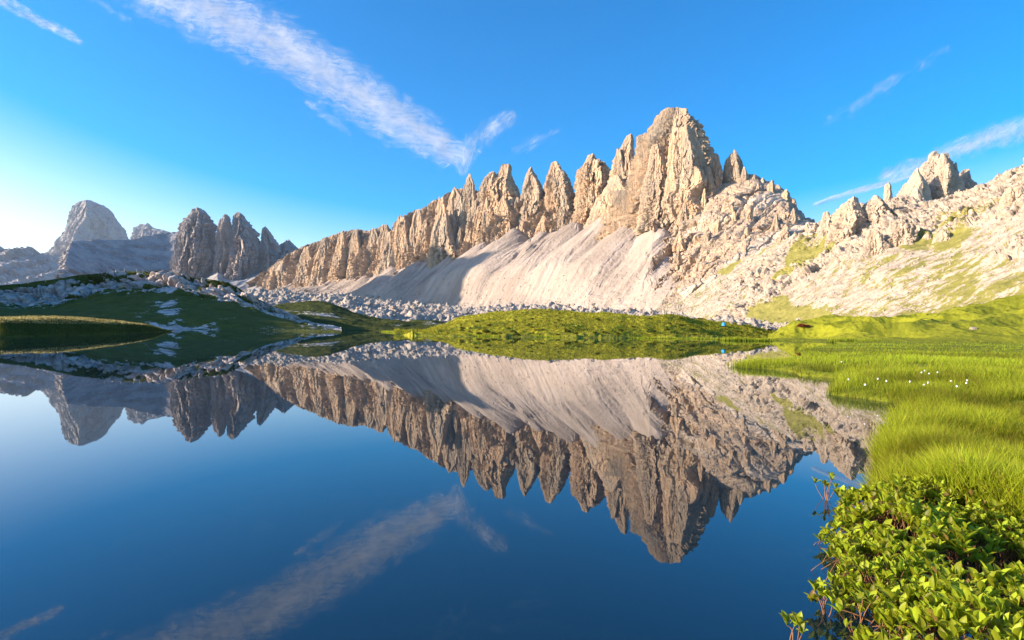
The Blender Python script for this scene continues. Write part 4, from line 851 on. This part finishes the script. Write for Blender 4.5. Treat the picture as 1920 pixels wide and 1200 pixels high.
def post(px, py, hp):
    loc, nm = hit(px, py)
    if loc is None: return
    h = hp * loc.y / FPX; bm = bmesh.new(); bmesh.ops.create_cone(bm, cap_ends=True, segments=8, radius1=.10, radius2=.085, depth=h, matrix=Matrix.Translation((0, 0, h / 2)))
    bmesh.ops.create_cone(bm, cap_ends=True, segments=8, radius1=.09, radius2=.02, depth=.1, matrix=Matrix.Translation((0, 0, h + .05)))
    me = bpy.data.meshes.new('wooden_post'); bm.to_mesh(me); bm.free(); me.materials.append(WOOD)
    o = bpy.data.objects.new('wooden_post', me); COL.objects.link(o); o.location = loc - Vector((0, 0, .1)); o.rotation_euler = (random.uniform(-.05, .05), random.uniform(-.05, .05), 0)
    return o
for px, py, hp, lb in ((39, 533, 5, 'leftmost pale post on the sunlit crest of the left hill'), (53, 532, 5, 'pale post second from the left on the hill crest'), (85, 528, 5, 'pale post at the left end of the sunlit turf patch on the hill'), (191, 518, 7, 'tall pale post in the rocks below the hill crest'), (233, 511, 8, 'thick pale post on the highest part of the hill crest'), (256, 511, 7, 'post just right of the thick post on the hill crest'), (268, 512, 7, 'rightmost pale post on the top of the left hill')):
    o = post(px, py, hp)
    if o: tag(o, lb, 'post', None, 'posts on the hill crest')
COT = mat_plain('cotton_tuft', (.80, .78, .72), .95, 40, .1); GSTEM = mat_plain('green_stem', (.12, .15, .03), .6, 20)
cots = [(1705, 715, 'cotton grass tuft before the dark hollow in the meadow'), (1731, 721, 'larger cotton grass tuft right of the dark hollow'), (1739, 717, 'cotton grass tuft close behind the larger right one'), (1782, 714, 'tall cotton grass tuft alone in mid meadow'), (1811, 718, 'rightmost pair\'s lower cotton grass tuft'), (1812, 713, 'rightmost pair\'s upper cotton grass tuft'), (1793, 724, 'low cotton grass tuft between the tall one and the right pair'), (1645, 710, 'cotton grass tuft left of the dark hollow'), (1661, 714, 'cotton grass tuft at the left rim of the dark hollow'), (1727, 698, 'left one of three far cotton grass tufts'), (1733, 695, 'upper one of three far cotton grass tufts'), (1741, 700, 'right one of three far cotton grass tufts'), (1577, 678, 'farthest cotton grass tuft, at the corner of the meadow'), (1590, 711, 'cotton grass tuft nearest the lake inlet'), (1621, 721, 'cotton grass tuft above the inlet\'s brown edge'), (1757, 698, 'far cotton grass tuft apart to the right of the three')]
for k, (px, py, lb) in enumerate(cots):
    Yb = 1.0 * FPX / (py + 16 - (619 + .0185 * (px - 960))) * .92; top = unproj(px, py, Yb); gz0 = float(land(np.array([top[0]]), np.array([Yb]))[0][0]); e = tag(empty('cotton_grass', (top[0], Yb, gz0)), 'white ' + lb, 'flower', None, 'cotton grass in the meadow')
    hh = max(.12, top[2] - gz0); tubes('stem', np.array([[0, 0, 0.]]), np.array([[.01, 0, hh]]), .003, GSTEM, e, .01, k, 5)
    rr = np.random.default_rng(k); V, F = RB[k % 8]; Vs = V / np.linalg.norm(V, axis=1, keepdims=True); Vs = Vs * (1 + .35 * fbm(Vs * 3, 3, k))[:, None] * .0135 * [1, 1, 1.25]; Vs = Vs + [.012, 0, hh - .004]
    mesh_obj('cotton_head', Vs, F, COT, e)

# ------------------------------------------------------------------ cirrus clouds, 4 km up
t = NT('cirrus'); uv = t.attr('uvw', True); fade = t.attr('fade')
wv = t.n('VectorMath', {0: uv, 1: t.n('VectorMath', {0: t.n('TexNoise', {'Vector': uv, 'Scale': 1.3, 'Detail': 3}).outputs['Color'], 1: (.5, .5, .5)}, operation='MULTIPLY').outputs[0]}, operation='ADD').outputs[0]
f1 = t.noise(t.scale(wv, (.9, 3.4, 1)), 1.0, 9, .62); f2 = t.noise(t.scale(wv, (2.4, 1.5, 1)), 1.3, 7, .58); fx = t.n('VectorRotate', {'Vector': wv, 'Angle': .42}, rotation_type='Z_AXIS').outputs[0]; f3 = t.noise(t.scale(fx, (.8, 10, 1)), 1.2, 7, .62)
dn = t.math('ADD', t.math('MULTIPLY', f1, .38), t.math('ADD', t.math('MULTIPLY', f2, .30), t.math('MULTIPLY', f3, .32)))
al = t.math('MULTIPLY', t.ramp(t.math('ADD', dn, t.math('MULTIPLY', t.math('SUBTRACT', fade, 1.0), .50)), .40, .86), t.math('MULTIPLY', t.math('MINIMUM', fade, 1.0), .85))
tr = t.n('BsdfTransparent', {'Color': (1, 1, 1)}); df = t.n('BsdfDiffuse', {'Color': (.9, .9, .9), 'Normal': tuple(SUN)}); tl = t.n('BsdfTranslucent', {'Color': (.95, .95, .95), 'Normal': tuple(-SUN)})
body = t.n('MixShader', {0: .6, 1: df.outputs[0], 2: tl.outputs[0]})
CIRRUS = t.done(t.n('MixShader', {0: al, 1: tr.outputs[0], 2: body.outputs[0]}))
def cloud(label, line, dens=1.0, seed=0, ns=90, nw=26):
    """veil following line points (x, y, half width) seen from the lake, laid on a wavy layer 4 km up"""
    L = np.array(line, float); s = np.linspace(0, len(L) - 1, ns); c = np.stack([np.interp(s, np.arange(len(L)), L[:, k]) for k in range(3)], -1)
    tg_ = np.gradient(c[:, :2], axis=0); tg_ /= np.linalg.norm(tg_, axis=1, keepdims=True); nr_ = np.stack([-tg_[:, 1], tg_[:, 0]], -1)
    v = np.linspace(-1, 1, nw); q = c[:, None, :2] + nr_[:, None] * (c[:, 2][:, None] * v[None])[..., None]
    P = onplane(q[..., 0], q[..., 1], 4000.0)
    P[..., 2] += fbm(np.stack([s[:, None] + 0 * v[None], 0 * s[:, None] + v[None] * 2, 0 * s[:, None] + seed + 0 * v[None]], -1), 3, seed) * 25
    arc = np.r_[0, np.cumsum(np.linalg.norm(np.diff(c[:, :2], axis=0), axis=1))] / 60.0
    uvw = np.stack([arc[:, None] + 0 * v[None], (c[:, 2][:, None] * v[None]) / 60.0, np.full((ns, nw), seed * 3.7)], -1)
    e = np.minimum(s, len(L) - 1 - s) / (len(L) - 1); fd = sst(0, .13, e)[:, None] * (1 - np.abs(v) ** 1.45)[None] * dens
    return tag(mesh_obj('cirrus_cloud', P.reshape(-1, 3), grid_faces(ns, nw), CIRRUS, None, {'fade': fd.reshape(-1), 'uvw': uvw.reshape(-1, 3)}), label, 'cloud', None, 'cirrus clouds')
cloud('long white cirrus streak running down from the upper left towards the towers', [(60, -200, 120), (200, -90, 130), (330, -10, 130), (450, 50, 125), (560, 105, 115), (660, 170, 110), (750, 228, 100), (822, 268, 78), (856, 300, 54), (876, 350, 20)], 1.42, 1, 120)
cloud('short feathery right branch of the long cirrus streak', [(862, 352, 16), (868, 310, 40), (884, 275, 56), (915, 245, 58), (950, 224, 46), (985, 205, 18)], 1.2, 2)
cloud('small cirrus puff below the long streak', [(560, 178, 18), (598, 208, 38), (636, 236, 34), (668, 264, 16)], 1.05, 3)
cloud('bright cirrus wisp in the upper left corner', [(-60, -30, 28), (20, 10, 30), (80, 40, 26), (130, 65, 20), (170, 85, 12)], 1.3, 4)
cloud('thin cirrus wisp between corner wisp and long streak', [(110, -40, 30), (180, 0, 30), (220, 25, 24), (260, 50, 14)], 1.0, 5)
cloud('tiny cirrus puff left of the summit', [(945, 292, 18), (990, 272, 36), (1025, 255, 34), (1065, 236, 16)], 1.05, 6)
cloud('faint cirrus streak high at the right', [(1510, 245, 22), (1600, 205, 48), (1670, 152, 56), (1740, 112, 46), (1820, 70, 20)], 1.0, 7)
cloud('broad cirrus band at the right edge above the pale peak', [(1610, 345, 22), (1720, 310, 42), (1830, 270, 52), (1930, 235, 56), (2040, 195, 40)], 1.35, 8)
cloud('narrow white cirrus streak low left of the pale peak', [(1500, 392, 8), (1560, 372, 14), (1640, 350, 16), (1720, 328, 12), (1780, 310, 8)], 1.35, 9)

# ------------------------------------------------------------------ morning haze
V = np.array([(x, y, z) for x in (-14500, 14500) for y in (-3100, 16200) for z in (-2.8, 1260)], float)
HF = np.array([[0, 1, 3, 2], [4, 6, 7, 5], [0, 4, 5, 1], [2, 3, 7, 6], [0, 2, 6, 4], [1, 5, 7, 3]])
hm = bpy.data.materials.new('haze_air'); hm.use_nodes = True; hm.node_tree.nodes.clear()
ho = hm.node_tree.nodes.new('ShaderNodeOutputMaterial'); hv = hm.node_tree.nodes.new('ShaderNodeVolumePrincipled')
hv.inputs['Color'].default_value = (.72, .84, 1, 1); hv.inputs['Density'].default_value = 2.6e-5; hv.inputs['Anisotropy'].default_value = .2
hm.node_tree.links.new(hv.outputs[0], ho.inputs['Volume'])
tag(mesh_obj('haze', V, HF, hm, smooth=False), 'thin bluish morning haze over the distant mountains', 'haze', 'stuff')
